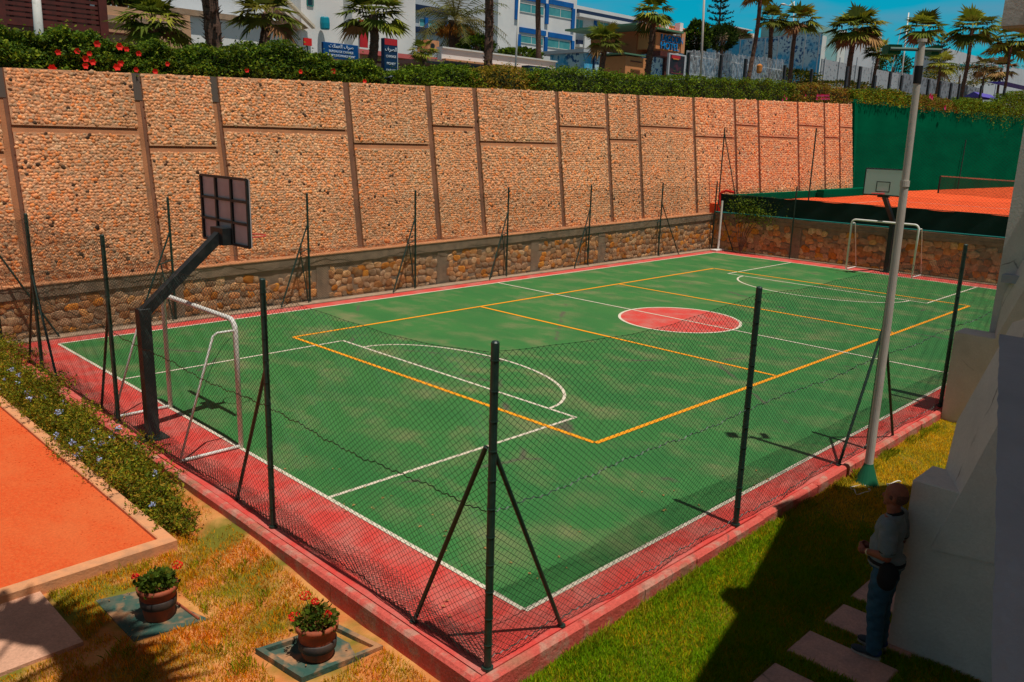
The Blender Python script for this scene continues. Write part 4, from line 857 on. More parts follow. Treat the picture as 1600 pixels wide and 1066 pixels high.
for px, a, b_, wd, Yb in [(807, -2, 31, .42, YH), (854, 6, 38, .42, YH), (895, 14, 46, .42, YH), (810, 54, 80, .4, YH), (852, 58, 82, .4, YH), (894, 64, 84, .4, YH), (930, 31, 50, .4, YH+2.5), (966, 37, 52, .35, YH+2.5), (665, 28, 46, .3, YH+1.5), (696, 33, 46, .3, YH+1.5)]: colx(px, a, b_, wd, Yb)
for (p, q) in [((897, 54), (1000, 70))]:
    xa, za = F(903, 54, YH+2.5); xb, _ = F(998, 66, YH+2.5); MB().box(xa, xb, YH+1.6, YH+1.75, za-1.3, za-.0).build('balcony_front', 'wallw', t_)
# hotel ground floor shops
t_ = bld('shop_pavilion', 'low dark glazed shop front below the blue trimmed hotel', 'shop', px=890, Y=30)
part(t_, 'roof', 'wallg', (866, 83), (930, 88), 30, 5, F(880, 91, 30)[1], F(880, 84, 30)[1]); part(t_, 'front', 'glassd', (867, 91), (912, 125), 30.3, 4, 5)
for px in (873, 886, 897, 905, 912): xk, zk = F(px, 91, 30.2); MB().box(xk-.07, xk+.07, 30.1, 30.28, 5, zk).build('mullion', 'wallg', t_)
part(t_, 'side_wall', 'wallw', (848, 80), (866, 125), 29.6, 3, 5, F(860, 84, 29.6)[1]); part(t_, 'red_panel', 'pink', (868, 104), (880, 112), 30.0, .1)
t_ = bld('mosaic_kiosk', 'pale blue patterned glass kiosk beside the orange block', 'kiosk', px=950, Y=24)
part(t_, 'wall', 'mosaic', (914, 84), (982, 125), 24, 3, 5, F(940, 86, 24)[1]); part(t_, 'roof', 'wallg', (912, 80), (984, 88), 23.8, 4, F(940, 86, 24)[1]+.002, F(940, 81, 24)[1])
for px in (929, 958, 968): xk, zk = F(px, 88, 23.9); MB().box(xk-.05, xk+.05, 23.88, 23.99, 5, zk).build('mullion', 'navy', t_)
t_ = bld('orange_block', 'small orange block with a thin panel outline beside the dark palm trunk', 'building', px=995, Y=20)
part(t_, 'wall', 'wallor', (978, 87), (1008, 125), 20, 2, 5); part(t_, 'cap', 'roofg', (976, 84), (1010, 87), 19.8, 2.4)
b = MB(); fbox(b, (986, 96), (1003, 97), 19.95, .04); fbox(b, (986, 108), (1001, 109.5), 19.95, .04); fbox(b, (986, 112), (1001, 113.5), 19.95, .04); b.build('panel_outline', 'brown', t_)
# orange sign building
t_ = bld('orange_sign_building', 'orange building with a green roof edge and big blue letters on its front', px=1035, Y=22)
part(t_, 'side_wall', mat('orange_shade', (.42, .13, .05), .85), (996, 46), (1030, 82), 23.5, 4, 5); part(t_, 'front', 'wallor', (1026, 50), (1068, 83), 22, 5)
part(t_, 'roof', 'roofg', (994, 40), (1069, 50), 21.7, 6, F(1040, 49, 22)[1], F(1040, 46, 22)[1]); part(t_, 'frame', 'tan', (1066, 50), (1069, 84), 21.9, .09)
part(t_, 'lower_front', 'mosaic', (1018, 84), (1050, 130), 22.6, 3, 5); part(t_, 'dark_canopy', 'brown', (1032, 79), (1050, 90), 21.2, .8)
part(t_, 'door_post', 'brown', (1040, 84), (1043, 130), 22.4, .15, 5)
# ------------------------------------------------------------------ lettering
def text(body, parent, name, loc, size, m, ext=.01, ax=0., align='CENTER', sx=1.):
    c = bpy.data.curves.new('lettering', 'FONT'); c.body = body; c.size = size; c.align_x = align; c.align_y = 'CENTER'; c.extrude = ext
    o = bpy.data.objects.new('tmp', c); col.objects.link(o); bpy.context.view_layer.update(); dg = bpy.context.evaluated_depsgraph_get()
    me = bpy.data.meshes.new_from_object(o.evaluated_get(dg)); bpy.data.objects.remove(o); bpy.data.curves.remove(c)
    o = bpy.data.objects.new(name, me); col.objects.link(o); me.materials.clear(); me.materials.append(K[m]); o.rotation_euler = (math.pi/2, 0, ax); o.scale = (sx, 1, 1)
    o.location = Vector(loc)-Vector(absloc(parent)); o.parent = parent; return o
xk, zk = F(1050, 62, 21.95); text('LAGOON', t_, 'lettering', (xk, 21.94, zk), .62, 'txtb', .05, sx=.95)
xk, zk = F(1046, 73.5, 21.95); text('HOTEL', t_, 'lettering', (xk, 21.94, zk), .62, 'txtb', .05, sx=1.1)
b_ = bld('poster_board', 'tall dark poster board with a red and orange top in a pale frame', 'sign', px=1058, Y=16)
part(b_, 'panel', 'poster', (1048, 85), (1068, 118), 16, .08); part(b_, 'frame', 'wallg', (1046, 82.5), (1070, 120), 16.02, .12, 5.4); part(b_, 'red_flash', 'signr', (1050, 86), (1063, 93), 15.97, .028); part(b_, 'orange_flash', 'orange', (1052, 91), (1061, 94), 15.96, .03); part(b_, 'pink_strip', 'pink', (1049, 114), (1067, 116), 15.97, .028)
# exchange sign
t_ = bld('exchange_sign', 'wide blue sign board with arabic and latin lettering above the hedge', 'sign', px=530, Y=11.5)
xa, za = F(505, 65, 11.5); xb, zb = F(560, 95, 11.5); zt, zl_ = F(530, 68, 11.5)[1], F(530, 92.5, 11.5)[1]
MB().box(xa, xb, 11.5, 11.6, zl_, zt, .01).build('board', 'signb', t_); xm = (xa+xb)/2; hh = zt-zl_; wd = xb-xa
MB().box(xa+.1, xa+.16, 11.62, 11.68, 5.2, zt-.05).build('support', 'dark', t_); MB().box(xb-.16, xb-.1, 11.62, 11.68, 5.2, zt-.05).build('support', 'dark', t_)
text('\uFE95\uFEFC\uFEE4\uFECC\uFEDF\uFE8D \uFED1\uFEAE\uFEBB', t_, 'arabic_lettering', (xm, 11.49, zt-hh*.2), hh*.34, 'txt', .004)
text('BUREAU DE CHANGE', t_, 'lettering', (xm, 11.49, zt-hh*.54), hh*.2, 'txt', .004); text('MONEY EXCHANGE POINT', t_, 'lettering', (xm, 11.49, zt-hh*.8), hh*.2, 'txt', .004, sx=.9)
t_ = bld('totem_sign', 'tall narrow navy sign with a red top standing in a gap of the hedge', 'sign', px=611, Y=10.6)
Yt = 10.6; xa, za = F(600.5, 60, Yt); xb, _ = F(621, 62, Yt); zt = F(611, 60.5, Yt)[1]; zb = st(xa)-.2
MB().box(xa, xb, Yt, Yt+.18, zb, zt, .01).build('body', 'signn', t_); MB().box(xa+.01, xb-.01, Yt-.006, Yt-.001, zt-.2, zt-.01).build('red_top', 'signr', t_); MB().box(xb, xb+.03, Yt+.02, Yt+.16, zb, zt).build('edge_strip', 'txt', t_)
xm = (xa+xb)/2; wd = xb-xa
text('\uFED1\uFEAE\uFEBC\uFEDF\uFE8D', t_, 'arabic_lettering', (xm, Yt-.006, zt-.33), .17, 'txt', .003)
for k, (s_, z_) in enumerate((('CHANGE', .55), ('MONEY', .77), ('CHANGE', .98), ('EURO', 1.18))): text(s_, t_, 'lettering', (xm, Yt-.006, zt-z_), .105, 'txt', .003, sx=.95)
xq, zq = F(568, 52, 17); t_ = bld('vertical_banner', 'narrow vertical red banner behind the left leaves of the hanging palm', 'banner', px=568, Y=17); part(t_, 'banner', 'signr', (562, 30), (575, 75), 17, .06); part(t_, 'pole', 'wallg', (560.5, 28), (562, 110), 17, .05, 5)
t_ = bld('red_sign', 'small red sign peeking over the hibiscus hedge', 'sign', px=481, Y=11.5); part(t_, 'board', 'redp', (475, 59), (487.5, 72), 11.5, .06); part(t_, 'stake', 'dark', (480, 72), (482, 100), 11.52, .03, 5.2)
t_ = bld('dark_box_sign', 'low navy box sign at the left end of the long hedge', 'sign', px=843, Y=12); part(t_, 'box', 'navy', (826, 102), (859, 113), 12, .4, 5.6); xk, zk = F(842, 107.5, 11.98); text('PARKING', t_, 'lettering', (xk, 11.985, zk-.03), .15, 'wallg', .003)
# red roofed houses
for k, (pA, pT, pB, lab) in enumerate([((1034, 41), (1060, 38), (1100, 50), 'white house with red tiled roof above the green roof edge of the sign building'), ((1152, 55), (1165, 50), (1194, 58), 'low pale house with a wide red tiled roof left of the yellowish palm')]):
    Yh = 70; t_ = bld('red_roofed_house', lab, 'house', px=(pA[0]+pB[0])/2, Y=Yh, group='red roofed houses behind the trees')
    xa, za = F(*pA, Yh); xb, zb = F(pB[0], pA[1], Yh); MB().box(xa, xb, Yh, Yh+8, 5, za-.2).build('wall', 'walltan' if k else 'wallw', t_)
    for j in range(3 if k == 0 else 1):
        u0 = xa+(xb-xa)*j/(3 if k == 0 else 1); u1 = xa+(xb-xa)*(j+.82)/(3 if k == 0 else 1); z0 = za-.2+.25*j*(k == 0); z1 = z0+1.
        MB().add([(u0, Yh-.4, z0-.6), (u1, Yh-.4, z0-.6), (u1, Yh+4, z1), (u0, Yh+4, z1), (u1, Yh+8, z0), (u0, Yh+8, z0)], [(0, 1, 2, 3), (3, 2, 4, 5), (1, 4, 2), (0, 3, 5)]).build('roof', 'roofr', t_)
        MB().box(u1-.8, u1+.1, Yh+1, Yh+2, z0-.3, z1+.25).build('chimney', 'wallw', t_)
Yh = 66; t_ = bld('pale_house', 'pale cream house top between the two red roofs', 'house', px=1145, Y=Yh); part(t_, 'wall', 'walltan', (1134, 45), (1174, 80), Yh, 6, 5); part(t_, 'parapet', 'wallw', (1150, 43), (1176, 47), Yh-.1, 6)
# mosaic building and picket fence
t_ = bld('mosaic_building', 'long building clad in blue and white mosaic panels behind the palms', px=1190, Y=30)
xR, zR = F(1286, 52, 26); YL = 26.
for _ in range(400):
    xL, zL = F(1106, 67, YL)
    if zL >= zR: break
    YL += .05
MB().poly([(xL, YL), (xR, 26), (xR+2, 31), (xL+2, YL+5)], 5, zR).build('wall', 'mosaic', t_)
MB().poly([(xL, YL-.06), (xR, 25.94), (xR+.1, 26.5), (xL, YL+.3)], zR+.002, zR+.1).build('coping', 'wallg', t_)
for q in np.linspace(.08, .97, 9): MB().box(xL+(xR-xL)*q-.05, xL+(xR-xL)*q+.05, YL+(26-YL)*q-.16, YL+(26-YL)*q-.07, 5, zR-.02).build('mullion', 'wallg', t_)
pf = bld('picket_fence', 'tall grey and white picket fence behind the dark posts', 'fence', px=1150, Y=16); b = MB()
for px in np.arange(1074, 1226, 2.1):
    xk, zk = F(px, 78+(px-1074)*.10, 16); b.box(xk-.022, xk+.022, 16, 16.03, 5.4, zk+random.uniform(-.05, .05))
b.build('pickets', 'picket', pf)['kind'] = 'stuff'
b = MB(); xa, za = F(1074, 84, 16.05); xb, zb = F(1226, 98, 16.05); b.box(xa, xb, 16.035, 16.07, za-.1, za-.04).box(xa, xb, 16.035, 16.07, za-1.1, za-1.04); b.build('rails', 'picket', pf)
pf = bld('patterned_fence', 'grey patterned panel fence behind the palms left of the white light pole', 'fence', px=1340, Y=24); part(pf, 'panels', mat('dotted_panel', (.33, .36, .38), .8, (.08, .09, .11), 3.2, .56, .62), (1285, 92), (1400, 150), 24, .1, 5); part(pf, 'end_panels', mat('dotted_panel_dark', (.2, .22, .24), .8, (.08, .09, .1), 2.2, .5, .6), (1400, 112), (1530, 150), 26, .1, 5)
for px in (1290, 1313, 1340, 1366): xk, zk = F(px, 90, 23.9); MB().box(xk-.05, xk+.05, 23.86, 23.95, 5, zk).build('upright', 'wallg', pf)
t_ = bld('turquoise_building', 'pale turquoise building with white edges behind the double palm', px=1300, Y=48)
part(t_, 'wall', mat('turq', (.20, .42, .42), .8, (.26, .45, .44), .4), (1268, 36), (1316, 120), 48, 8, 5); part(t_, 'right_wall', 'wallg', (1316, 50), (1372, 120), 49, 8, 5)
part(t_, 'white_edge', 'steelw', (1313, 46), (1317, 110), 47.8, .19, 5); part(t_, 'white_edge', 'steelw', (1283, 55), (1286, 110), 47.8, .19, 5); part(t_, 'roof_cap', 'roofr', (1358, 46), (1371, 53), 48.5, 2); part(t_, 'edge_post', 'steelw', (1372, 50), (1375, 80), 48.5, .3)
t_ = bld('far_hotel', 'long pale far hotel with rows of windows behind the right hand palms', px=1560, Y=70)
part(t_, 'wall', 'wallg', (1478, 93), (1640, 130), 70, 8, 5, F(1540, 92, 70)[1])
for px in range(1500, 1636, 12): window(t_, (px, 99+(px-1500)*.02), (px+8, 106+(px-1500)*.02), 70, 'glass', 'wallw', 1)
t_ = bld('purple_canopy', 'purple canvas canopy between the shrubs at the right', 'canopy', px=1575, Y=18)
for k, (p0, p1) in enumerate((((1537, 143), (1562, 156)), ((1570, 131), (1625, 140)))):
    xa, za = F(*p0, 18); xb, zb = F(*p1, 18); MB().add([(xa, 18, zb), (xb, 18, zb), (xb, 19, za), (xa, 19, za), (xb, 20, zb), (xa, 20, zb)], [(0, 1, 2, 3), (3, 2, 4, 5), (1, 4, 2), (0, 3, 5)]).box(xa+.05, xa+.1, 18.9, 18.95, 5, zb).build('canvas', 'purple', t_)
yl = bld('yellow_litter_bin', 'small orange bin standing before the mosaic building', 'bin', px=1186, Y=15); xk, zk = F(1186, 112, 15); MB().lathe([(.12, 0), (.16, .1), (.18, .45), (.05, .55)], (xk, 15, zk-.1), 12).build('bin', 'orange', yl)
# ------------------------------------------------------------------ street poles
def spole(label, pb, pt, Y, r, m='steelw', head=None, cap=None):
    x0, _ = F(pb[0], pb[1], Y); x1, z1 = F(pt[0], pt[1], Y); z0 = float(st(x0))-.3; t_ = thing('lamp_post', label, 'lamp post', (x0, Y, z0), 'lamp posts along the street')
    MB().tube([(x0, Y, z0), (x1, Y, z1)], [r, r*.7], 10).build('pole', m, t_, smooth=True)
    if head:
        xh, zh = F(*head, Y-.5); MB().tube([(x1, Y, z1-.1), (x1+(xh-x1)*.5, Y-.25, zh+.08), (xh, Y-.5, zh+.05)], .03, 6).build('arm', m, t_); MB().ell((xh, Y-.5, zh), (.38, .16, .08), 12, 6).build('lamp_head', 'steelw', t_)
    return t_
spole('thick pale lamp post in front of the timber screen', (66, 120), (52, -60), 12.5, .13)
spole('leaning thin lamp post before the blue trimmed hotel', (803, 118), (815, -60), 16, .05)
spole('straight pale lamp post right of the dark poster board', (1096, 125), (1103, -60), 16, .075, 'pole')
spole('curved headed lamp post behind the yellowish palm', (1240, 130), (1241, 2), 24, .05, head=(1224, 7))
spole('tall thin lamp post passing behind the palm by the floodlights', (1407, 140), (1420, 20), 17, .07, 'steelw')
spole('thin dark leaning mast left of the floodlights', (1385, 112), (1409, 42), 22, .03, 'grey')
spole('pale street lamp with arm right of the tall lone palm', (1537, 130), (1541, 92), 50, .09, head=(1522, 93))
# ------------------------------------------------------------------ white floodlight pole on the near lawn
fp = thing('floodlight_pole', 'tall white floodlight pole with a black band and green cone foot beside the court kerb', 'light pole', (-6.92, -7.9, -.25))
MB().tube([(-6.92, -7.9, -.1), (-6.93, -7.89, 2.2), (-6.95, -7.87, 4.15)], [.060, .056, .052], 16).tube([(-6.95, -7.87, 4.12), (-6.95, -7.87, 4.2)], .060, 16).tube([(-6.95, -7.87, 4.18), (-6.97, -7.85, 5.95)], [.047, .042], 16).build('pole', 'pole', fp, smooth=False)
MB().tube([(-6.965, -7.853, 5.44), (-6.967, -7.852, 5.66)], .050, 16).build('black_band', 'band', fp)
MB().tube([(-6.97, -7.85, 5.951), (-6.97, -7.85, 5.99)], .056, 16).build('top_cap', 'pole', fp)
MB().lathe([(.19, 0), (.165, .02), (.068, .30), (.064, .32)], (-6.92, -7.9, -.16), 18).build('foot_cone', 'gcone', fp)
dx = np.array([-.70, .71, 0])
c0 = np.array([-6.97, -7.85, 5.86]); MB().tube([c0+dx*.40, c0-dx*.26], .022, 8).build('crossbar', 'gbar', fp)
for s_, w_ in ((.33, .085), (-.2, .05)):
    c = c0+dx*s_+np.array([.08, .08, -.0]); a = MB(); u = dx; v_ = np.array([.71, .70, 0]); hx = []
    for sz in (-.07, .07):
        for sv in (-.11, .11):
            for su in (-w_, w_): hx.append(c+u*su+v_*sv*(1 if sz > 0 else .8)+np.array([0, 0, sz*.8]))
    a.add(hx, [(0, 2, 3, 1), (4, 5, 7, 6), (0, 1, 5, 4), (2, 6, 7, 3), (0, 4, 6, 2), (1, 3, 7, 5)]); fl_ = a.build('floodlight', 'gcone', fp)
hs = MB()
for k, (cx, cy) in enumerate(((-7.25, -7.95), (-6.75, -8.25))):
    q = [(cx+.17*math.cos(a)+.06*math.sin(3*a+k), cy+.11*math.sin(a), -.13+.01*math.sin(5*a)) for a in np.linspace(0, 5.5, 26)]; hs.tube(q, .008, 6)
tagx(hs.build('loose_hose', 'steelw', smooth=True), 'loose pale hose lying on the grass at the foot of the floodlight pole', 'hose')
# ------------------------------------------------------------------ near building (right)
nb = thing('near_building', 'shaded white building with stepped parapets and sloped buttresses at the right edge', 'building', (-8, -12, -.25))
def hexa(b, near, far):
    n = len(near); v = list(near)+list(far); b.add(v, [tuple(range(n-1, -1, -1)), tuple(range(n, 2*n))]+[(k, (k+1) % n, n+(k+1) % n, n+k) for k in range(n)])
def module(x0, yc, zt, sl, y_in, th=.52):
    """parapet block with corner (x0, yc) and a sloped buttress rising from it"""
    b = MB().box(x0, x0+th, y_in, yc, -.3, zt, .012); b.build('parapet', 'plaster', nb)
for (x0, yc, zt) in ((-10.68, -9.675, 1.555), (-2.95, -7.62, 1.5)):
    module(x0, yc, zt, None, yc-2.6)
W1 = MB(); 
near = [(-10.66, -11.6, 1.05), (-10.66, -10.45, 1.0), (-10.69, -9.93, .93), (-10.69, -10.31, 2.31), (-10.69, -10.62, 3.4), (-10.69, -11.6, 3.4)]
near = [(-10.705, y, z) for (_, y, z) in near]; far = [(-9.9, -11.6, 1.05), (-9.9, -10.2, 1.0), (-9.9, -9.72, 1.4), (-9.9, -9.76, 1.98), (-9.9, -10.09, 3.05), (-9.9, -11.6, 3.2)]
hexa(W1, near, far); W1.build('buttress', 'plaster', nb)
near = [(-2.975, -10.5, 1.3), (-2.975, -8.5, 1.3), (-2.975, -8.28, 1.5), (-2.975, -8.56, 2.36), (-2.975, -8.95, 3.6), (-2.975, -10.5, 3.6)]; far = [(-2.42, -10.5, 1.3), (-2.42, -8.4, 1.3), (-2.42, -8.12, 1.5), (-2.42, -8.16, 2.2), (-2.42, -8.6, 3.6), (-2.42, -10.5, 3.6)]
W2 = MB(); hexa(W2, near, far); W2.build('buttress', 'plaster', nb)
MB().box(-2.4, -2.22, -13.2, -8.02, -.3, 5.2).build('end_wall', 'plaster', nb)
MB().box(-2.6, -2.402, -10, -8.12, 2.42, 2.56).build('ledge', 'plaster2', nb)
# nearest wall with rough sky lit top
b = MB(); v = []; ns = 46; A_ = np.array([-13.43, -10.85]); B_ = np.array([-16.95, -11.79]); rj = np.random.default_rng(4).normal(0, .0016, ns+1)
for i in range(ns+1):
    q = i/ns; p = A_+(B_-A_)*q*1.25; y = p[1]+rj[i]; v += [(p[0], y, 3.6), (p[0], y-.02, 3.585), (p[0], y-.45, 3.3), (p[0], y-2.4, 3.6), (p[0], y-2.4, 3.3)]
f = []
for i in range(ns): a = i*5; c = a+5; f += [(a, c, a+1+5, a+1)[::1], (a+1, c+1, c+2, a+2), (a+3, c+3, c, a), (a+4, c+4, c+3, a+3)]
f += [(0, 1, 2, 4, 3), tuple(ns*5+k for k in (3, 4, 2, 1, 0))]
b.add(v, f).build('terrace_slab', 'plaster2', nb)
# overhead slabs (the lower one shows at the top right corner; both shade the lawn, the upper unseen and outlined for that)
hs = MB(); hs.poly([(-9.2, -9.385), (-7.7, -9.62), (-6.6, -10.2), (-6.3, -13), (-9.2, -13)][::-1], 5.80, 6.04); hs.build('balcony_shade_slab', 'plaster', nb)
MB().poly([(-9.19, -9.395), (-7.71, -9.63), (-6.61, -10.21), (-6.31, -12.9), (-9.19, -12.9)][::-1], 5.775, 5.799).build('soffit', 'soffit', nb)
MB().poly([(-23, -14), (-23, -12.02), (-15.8, -12.0), (-12.85, -10.98), (-11.55, -10.66), (-11.42, -10.36), (-11.22, -10.33), (-11.05, -10.48), (-8.75, -9.83), (-7.6, -9.9), (-7.2, -10.4), (-7, -16), (-15.8, -16), (-15.8, -14)][::-1], 6.6, 7.2).build('roof_slab', 'plaster', nb)  # unseen upper slab, outlined to cast the lawn shadow
MB().box(-15.7, 6, -17, -13.2, -.3, 7.1).build('main_body', 'plaster', nb)
MB().box(-3.1, -2.41, -11, -8.72, 5.0, 5.2).build('balcony_shade_slab', 'plaster', nb)  # unseen slab, added to shade the far parapet cap
MB().box(-30, -16, -20, -14.6, -.3, 7.5).build('main_body', 'plaster', nb)
# ------------------------------------------------------------------ pots
def pot(label, x, y, s, seed, cols, flowers, bandz, lean=0.):
    t_ = thing('potted_geranium', label, 'potted plant', (x, y, -.235), 'terracotta pots of red geraniums')
    p = MB().lathe([(.135*s, 0), (.148*s, .02), (.172*s, .17*s*1.2), (.18*s, .27*s*1.1), (.2*s, .275*s*1.1), (.205*s, .33*s*1.1), (.175*s, .33*s*1.1), (.165*s, .29*s*1.1)], (x, y, -.232), 32).build('pot', 'terra', t_, smooth=True)
    MB().lathe([(.173*s, 0), (.1775*s, .005), (.1835*s, .085), (.178*s, .09)], (x, y, -.232+bandz), 32).build('dark_band', 'potdk', p, smooth=True)
    MB().lathe([(.16*s, 0), (.165*s, .01)], (x, y, -.232+.29*s), 20).build('soil', 'core', p)
    r_ = np.random.default_rng(seed); n = 620; d = r_.normal(size=(n, 3)); d[:, 2] = np.abs(d[:, 2]); d /= np.linalg.norm(d, axis=1)[:, None]; rr = r_.uniform(.3, 1, n)**.5*(1+.25*nz(d[:, 0]*3, d[:, 1]*3, 1.5, seed))
    c = np.array([x, y, -.235+.32*s])+d*rr[:, None]*np.array([.2*s, .2*s, .2*s]); fast('foliage', leaves(c, .055, None, seed=seed, asp=.85, up=.6), 4, 'leaf', t_, np.clip(tints(n, cols, seed), .004, 1))
    for k, (fx, fy, fz, fs) in enumerate(flowers):
        V_ = []; Ti = []
        MB().tube([(x+fx*.4, y+fy*.4, -.235+.36*s), (x+fx, y+fy, -.235+fz)], .004, 5).build('stalk', mat('stalk', (.06, .09, .02)) if k == 0 and seed == 1 else bpy.data.materials['stalk'], t_)
        m = 70; dd = r_.normal(size=(m, 3)); dd /= np.linalg.norm(dd, axis=1)[:, None]; cc = np.array([x+fx, y+fy, -.235+fz])+dd*fs*np.array([1, 1, .7]); V_ = leaves(cc, .022, None, seed=seed+k, asp=.9); fast('flower', V_, 4, 'petal', t_, tints(m, [(.8, .015, .008), (.65, .01, .006), (.88, .04, .02)], k))
LF = [(.09, .14, .012), (.06, .10, .008), (.14, .15, .012), (.04, .07, .008)]
pot('terracotta pot of geraniums with two red blooms beside the clay bed corner', -15.76, -4.33, .98, 1, LF, [(-.17, .10, .47, .035), (.17, -.12, .56, .05)], .14)
pot('terracotta pot of geraniums with four red blooms on the framed green cover near the kerb', -14.94, -5.98, 1.0, 2, LF+[(.2, .14, .03)], [(-.16, .12, .42, .055), (-.03, .14, .58, .05), (.0, .02, .56, .035), (.05, -.1, .46, .04)], .1)
o_ = MB().poly([(-16.13, -3.6), (-15.68, -3.72), (-15.42, -4.72), (-16.12, -4.6)][::-1], -.262, -.233)
t_ = thing('round_cover_slab', 'weathered green cover slab set in the grass under the farther pot', 'cover', (-15.8, -4.2, -.25)); o_.build('slab', 'padg', t_)
MB().tube([(-15.56, -3.9, -.225), (-15.5, -4.66, -.222)], .012, 6).build('rusty_bar', 'terra', t_)
t_ = thing('framed_cover', 'square green manhole cover with raised frame under the nearer pot', 'cover', (-14.9, -6, -.25))
q = [(-15.36, -5.56), (-14.56, -5.7), (-14.44, -6.34), (-15.27, -6.24)]; cq = np.mean(q, 0); MB().poly(q[::-1], -.265, -.236).build('cover_plate', 'padg', t_)
for k in range(4):
    a, b_ = np.array(q[k]), np.array(q[(k+1) % 4]); ai, bi = cq+(a-cq)*.86, cq+(b_-cq)*.86; MB().poly([tuple(a), tuple(ai), tuple(bi), tuple(b_)], -.262, -.186+.003*k).build('frame_bar', 'padg', t_)
# ------------------------------------------------------------------ plumbago bushes along the kerb
PB = [(.19, .20, .010), (.11, .15, .008), (.28, .25, .012), (.36, .22, .02), (.08, .11, .01)]
bush = [(-14.62, 7.0, .55, .55), (-14.58, 5.9, .55, .48), (-14.72, 4.75, .42, .36), (-14.60, 3.65, .46, .46), (-14.72, 2.6, .36, .30), (-14.62, 1.65, .42, .36), (-14.76, .65, .36, .26), (-14.66, -.3, .46, .42), (-14.7, -1.3, .36, .30), (-14.80, -2.15, .26, .17)]
bl_ = ['plumbago bush at the far end of the row beside the left picture edge', 'plumbago bush second from the far end of the row', 'plumbago bush third from the far end with pale blue flowers', 'plumbago bush in front of the post at the far third of the row', 'plumbago bush near the middle of the row against the kerb', 'plumbago bush left of the foot of the black hoop post',
       'plumbago bush right in front of the black hoop post', 'plumbago bush with the most blue flowers beside the goal', 'low yellowing plumbago bush second from the near end', 'low dry plumbago bush at the near end of the row by the clay corner']
for k, (x, y, w_, h) in enumerate(bush):
    r_ = np.random.default_rng(100+k); t_ = thing('plumbago_bush', bl_[k], 'bush', (x, y, -.25), 'plumbago bushes between clay bed and kerb'); n = 5200
    d = r_.normal(size=(n, 3)); d[:, 2] = np.abs(d[:, 2]); d /= np.linalg.norm(d, axis=1)[:, None]; rr = r_.uniform(.35, 1, n)**.5*(1+.5*nz(d[:, 0]*3, d[:, 1]*3+d[:, 2]*2, 1.9, k*1.7)); c = np.array([x, y, -.25])+d*rr[:, None]*np.array([w_*1.12, .78, h*1.45]); sg = r_.integers(0, 34, n); sp_ = r_.random(n) < .16; sa = r_.uniform(0, 6.28, 34); sl = r_.uniform(.9, 1.45, 34); tt_ = r_.random(n)**.7; c[sp_] = (np.array([x, y, -.25])+np.stack([np.cos(sa[sg])*w_*1.1*sl[sg]*tt_, np.sin(sa[sg])*.72*sl[sg]*tt_, h*(.5+.9*tt_-.35*tt_**2*sl[sg])], -1)+r_.normal(0, .018, (n, 3)))[sp_]
    fast('foliage', leaves(c, .058, None, seed=k, up=.8, asp=.34), 4, 'leaf', t_, np.clip(tints(n, PB, k)*(1+.35*nz(c[:, 0]*3, c[:, 1]*3, 1, k))[:, None], .004, 1))
    b = MB()
    for j in range(14): a = r_.uniform(0, 6.28); b.tube([(x, y, -.25), (x+math.cos(a)*w_*.4, y+math.sin(a)*.35, -.25+h*.6), (x+math.cos(a)*w_*.8, y+math.sin(a)*.65, -.25+h*r_.uniform(.6, 1.1))], [.006, .004, .002], 4)
    b.build('stems', 'bark', t_)
    for j in range([5, 4, 5, 3, 3, 3, 5, 9, 1, 1][k]):
        q = int(r_.integers(0, n)); 
        while c[q, 2] < -.25+h*.75 or c[q, 0] > x+.25: q = int(r_.integers(0, n))
        m = 26; cc = c[q]+np.array([0, 0, .02])+r_.normal(0, .022, (m, 3)); fast('flower', leaves(cc, .03, None, seed=j, asp=.9), 4, 'petal', t_, tints(m, [(.34, .42, .66), (.46, .50, .70), (.34, .38, .55)], j))
tcl = thing('climbing_shrub', 'straggly green climber on the far corner of the dark windscreen', 'shrub', (13.9, 6.2, 0))
r_ = np.random.default_rng(77); n = 1500; c = np.stack([14.1+r_.normal(0, .12, n), 5.9+r_.normal(0, .55, n), 1.75+r_.normal(0, .22, n)], -1); k_ = r_.random(n) < .3; c[k_, 1] += .3; c[k_, 2] += .35
fast('foliage', leaves(c, .09, None, seed=9), 4, 'leaf', tcl, np.clip(tints(n, HIB, 9), .004, 1)); b = MB()
for k in range(7): b.tube([(13.9, 6.2, 0), (13.95, 6.2+.25*(k-3)*.4, .9), (14.1, 6.1+.25*(k-3), 1.8)], [.02, .014, .006], 5)
b.build('stems', 'bark', tcl)
# palm outside the picture at the left whose crown shades the path corner
r_ = np.random.default_rng(5)
ps = thing('fan_palm', 'fan palm left of the picture shading the paved corner', 'palm', (-20.5, -6.2, -.25)); MB().tube([(-20.5, -6.2, -.25), (-20.1, -6.3, 4), (-17.8, -7.3, 8.25)], [.2, .16, .14], 10).build('trunk', 'bark', ps)
V = []
for k in range(15):
    a = k*2.4; el_ = r_.uniform(-.4, .8); d = np.array([math.cos(a)*math.cos(el_), math.sin(a)*math.cos(el_), math.sin(el_)]); s_ = np.cross(d, (0, 0, 1)); s_ /= np.linalg.norm(s_); p1 = np.array([-17.8, -7.3, 8.3])+d*1.15
    for j in range(15):
        w2 = (j/14-.5)*3.6; dd = math.cos(w2)*d+math.sin(w2)*s_; sd_ = np.cross(dd, np.cross(d, s_)); V += [p1, p1+dd*.5+sd_*.08, p1+dd*.95-np.array([0, 0, .2]), p1+dd*.5-sd_*.08]
    V += [np.array([-17.8, -7.3, 8.3])-s_*.03, np.array([-17.8, -7.3, 8.3])+s_*.03, p1+s_*.02, p1-s_*.02]
fast('crown', np.array(V), 4, 'leaf', ps, np.tile(np.array((.08, .11, .012)), (len(V)//4, 1)))
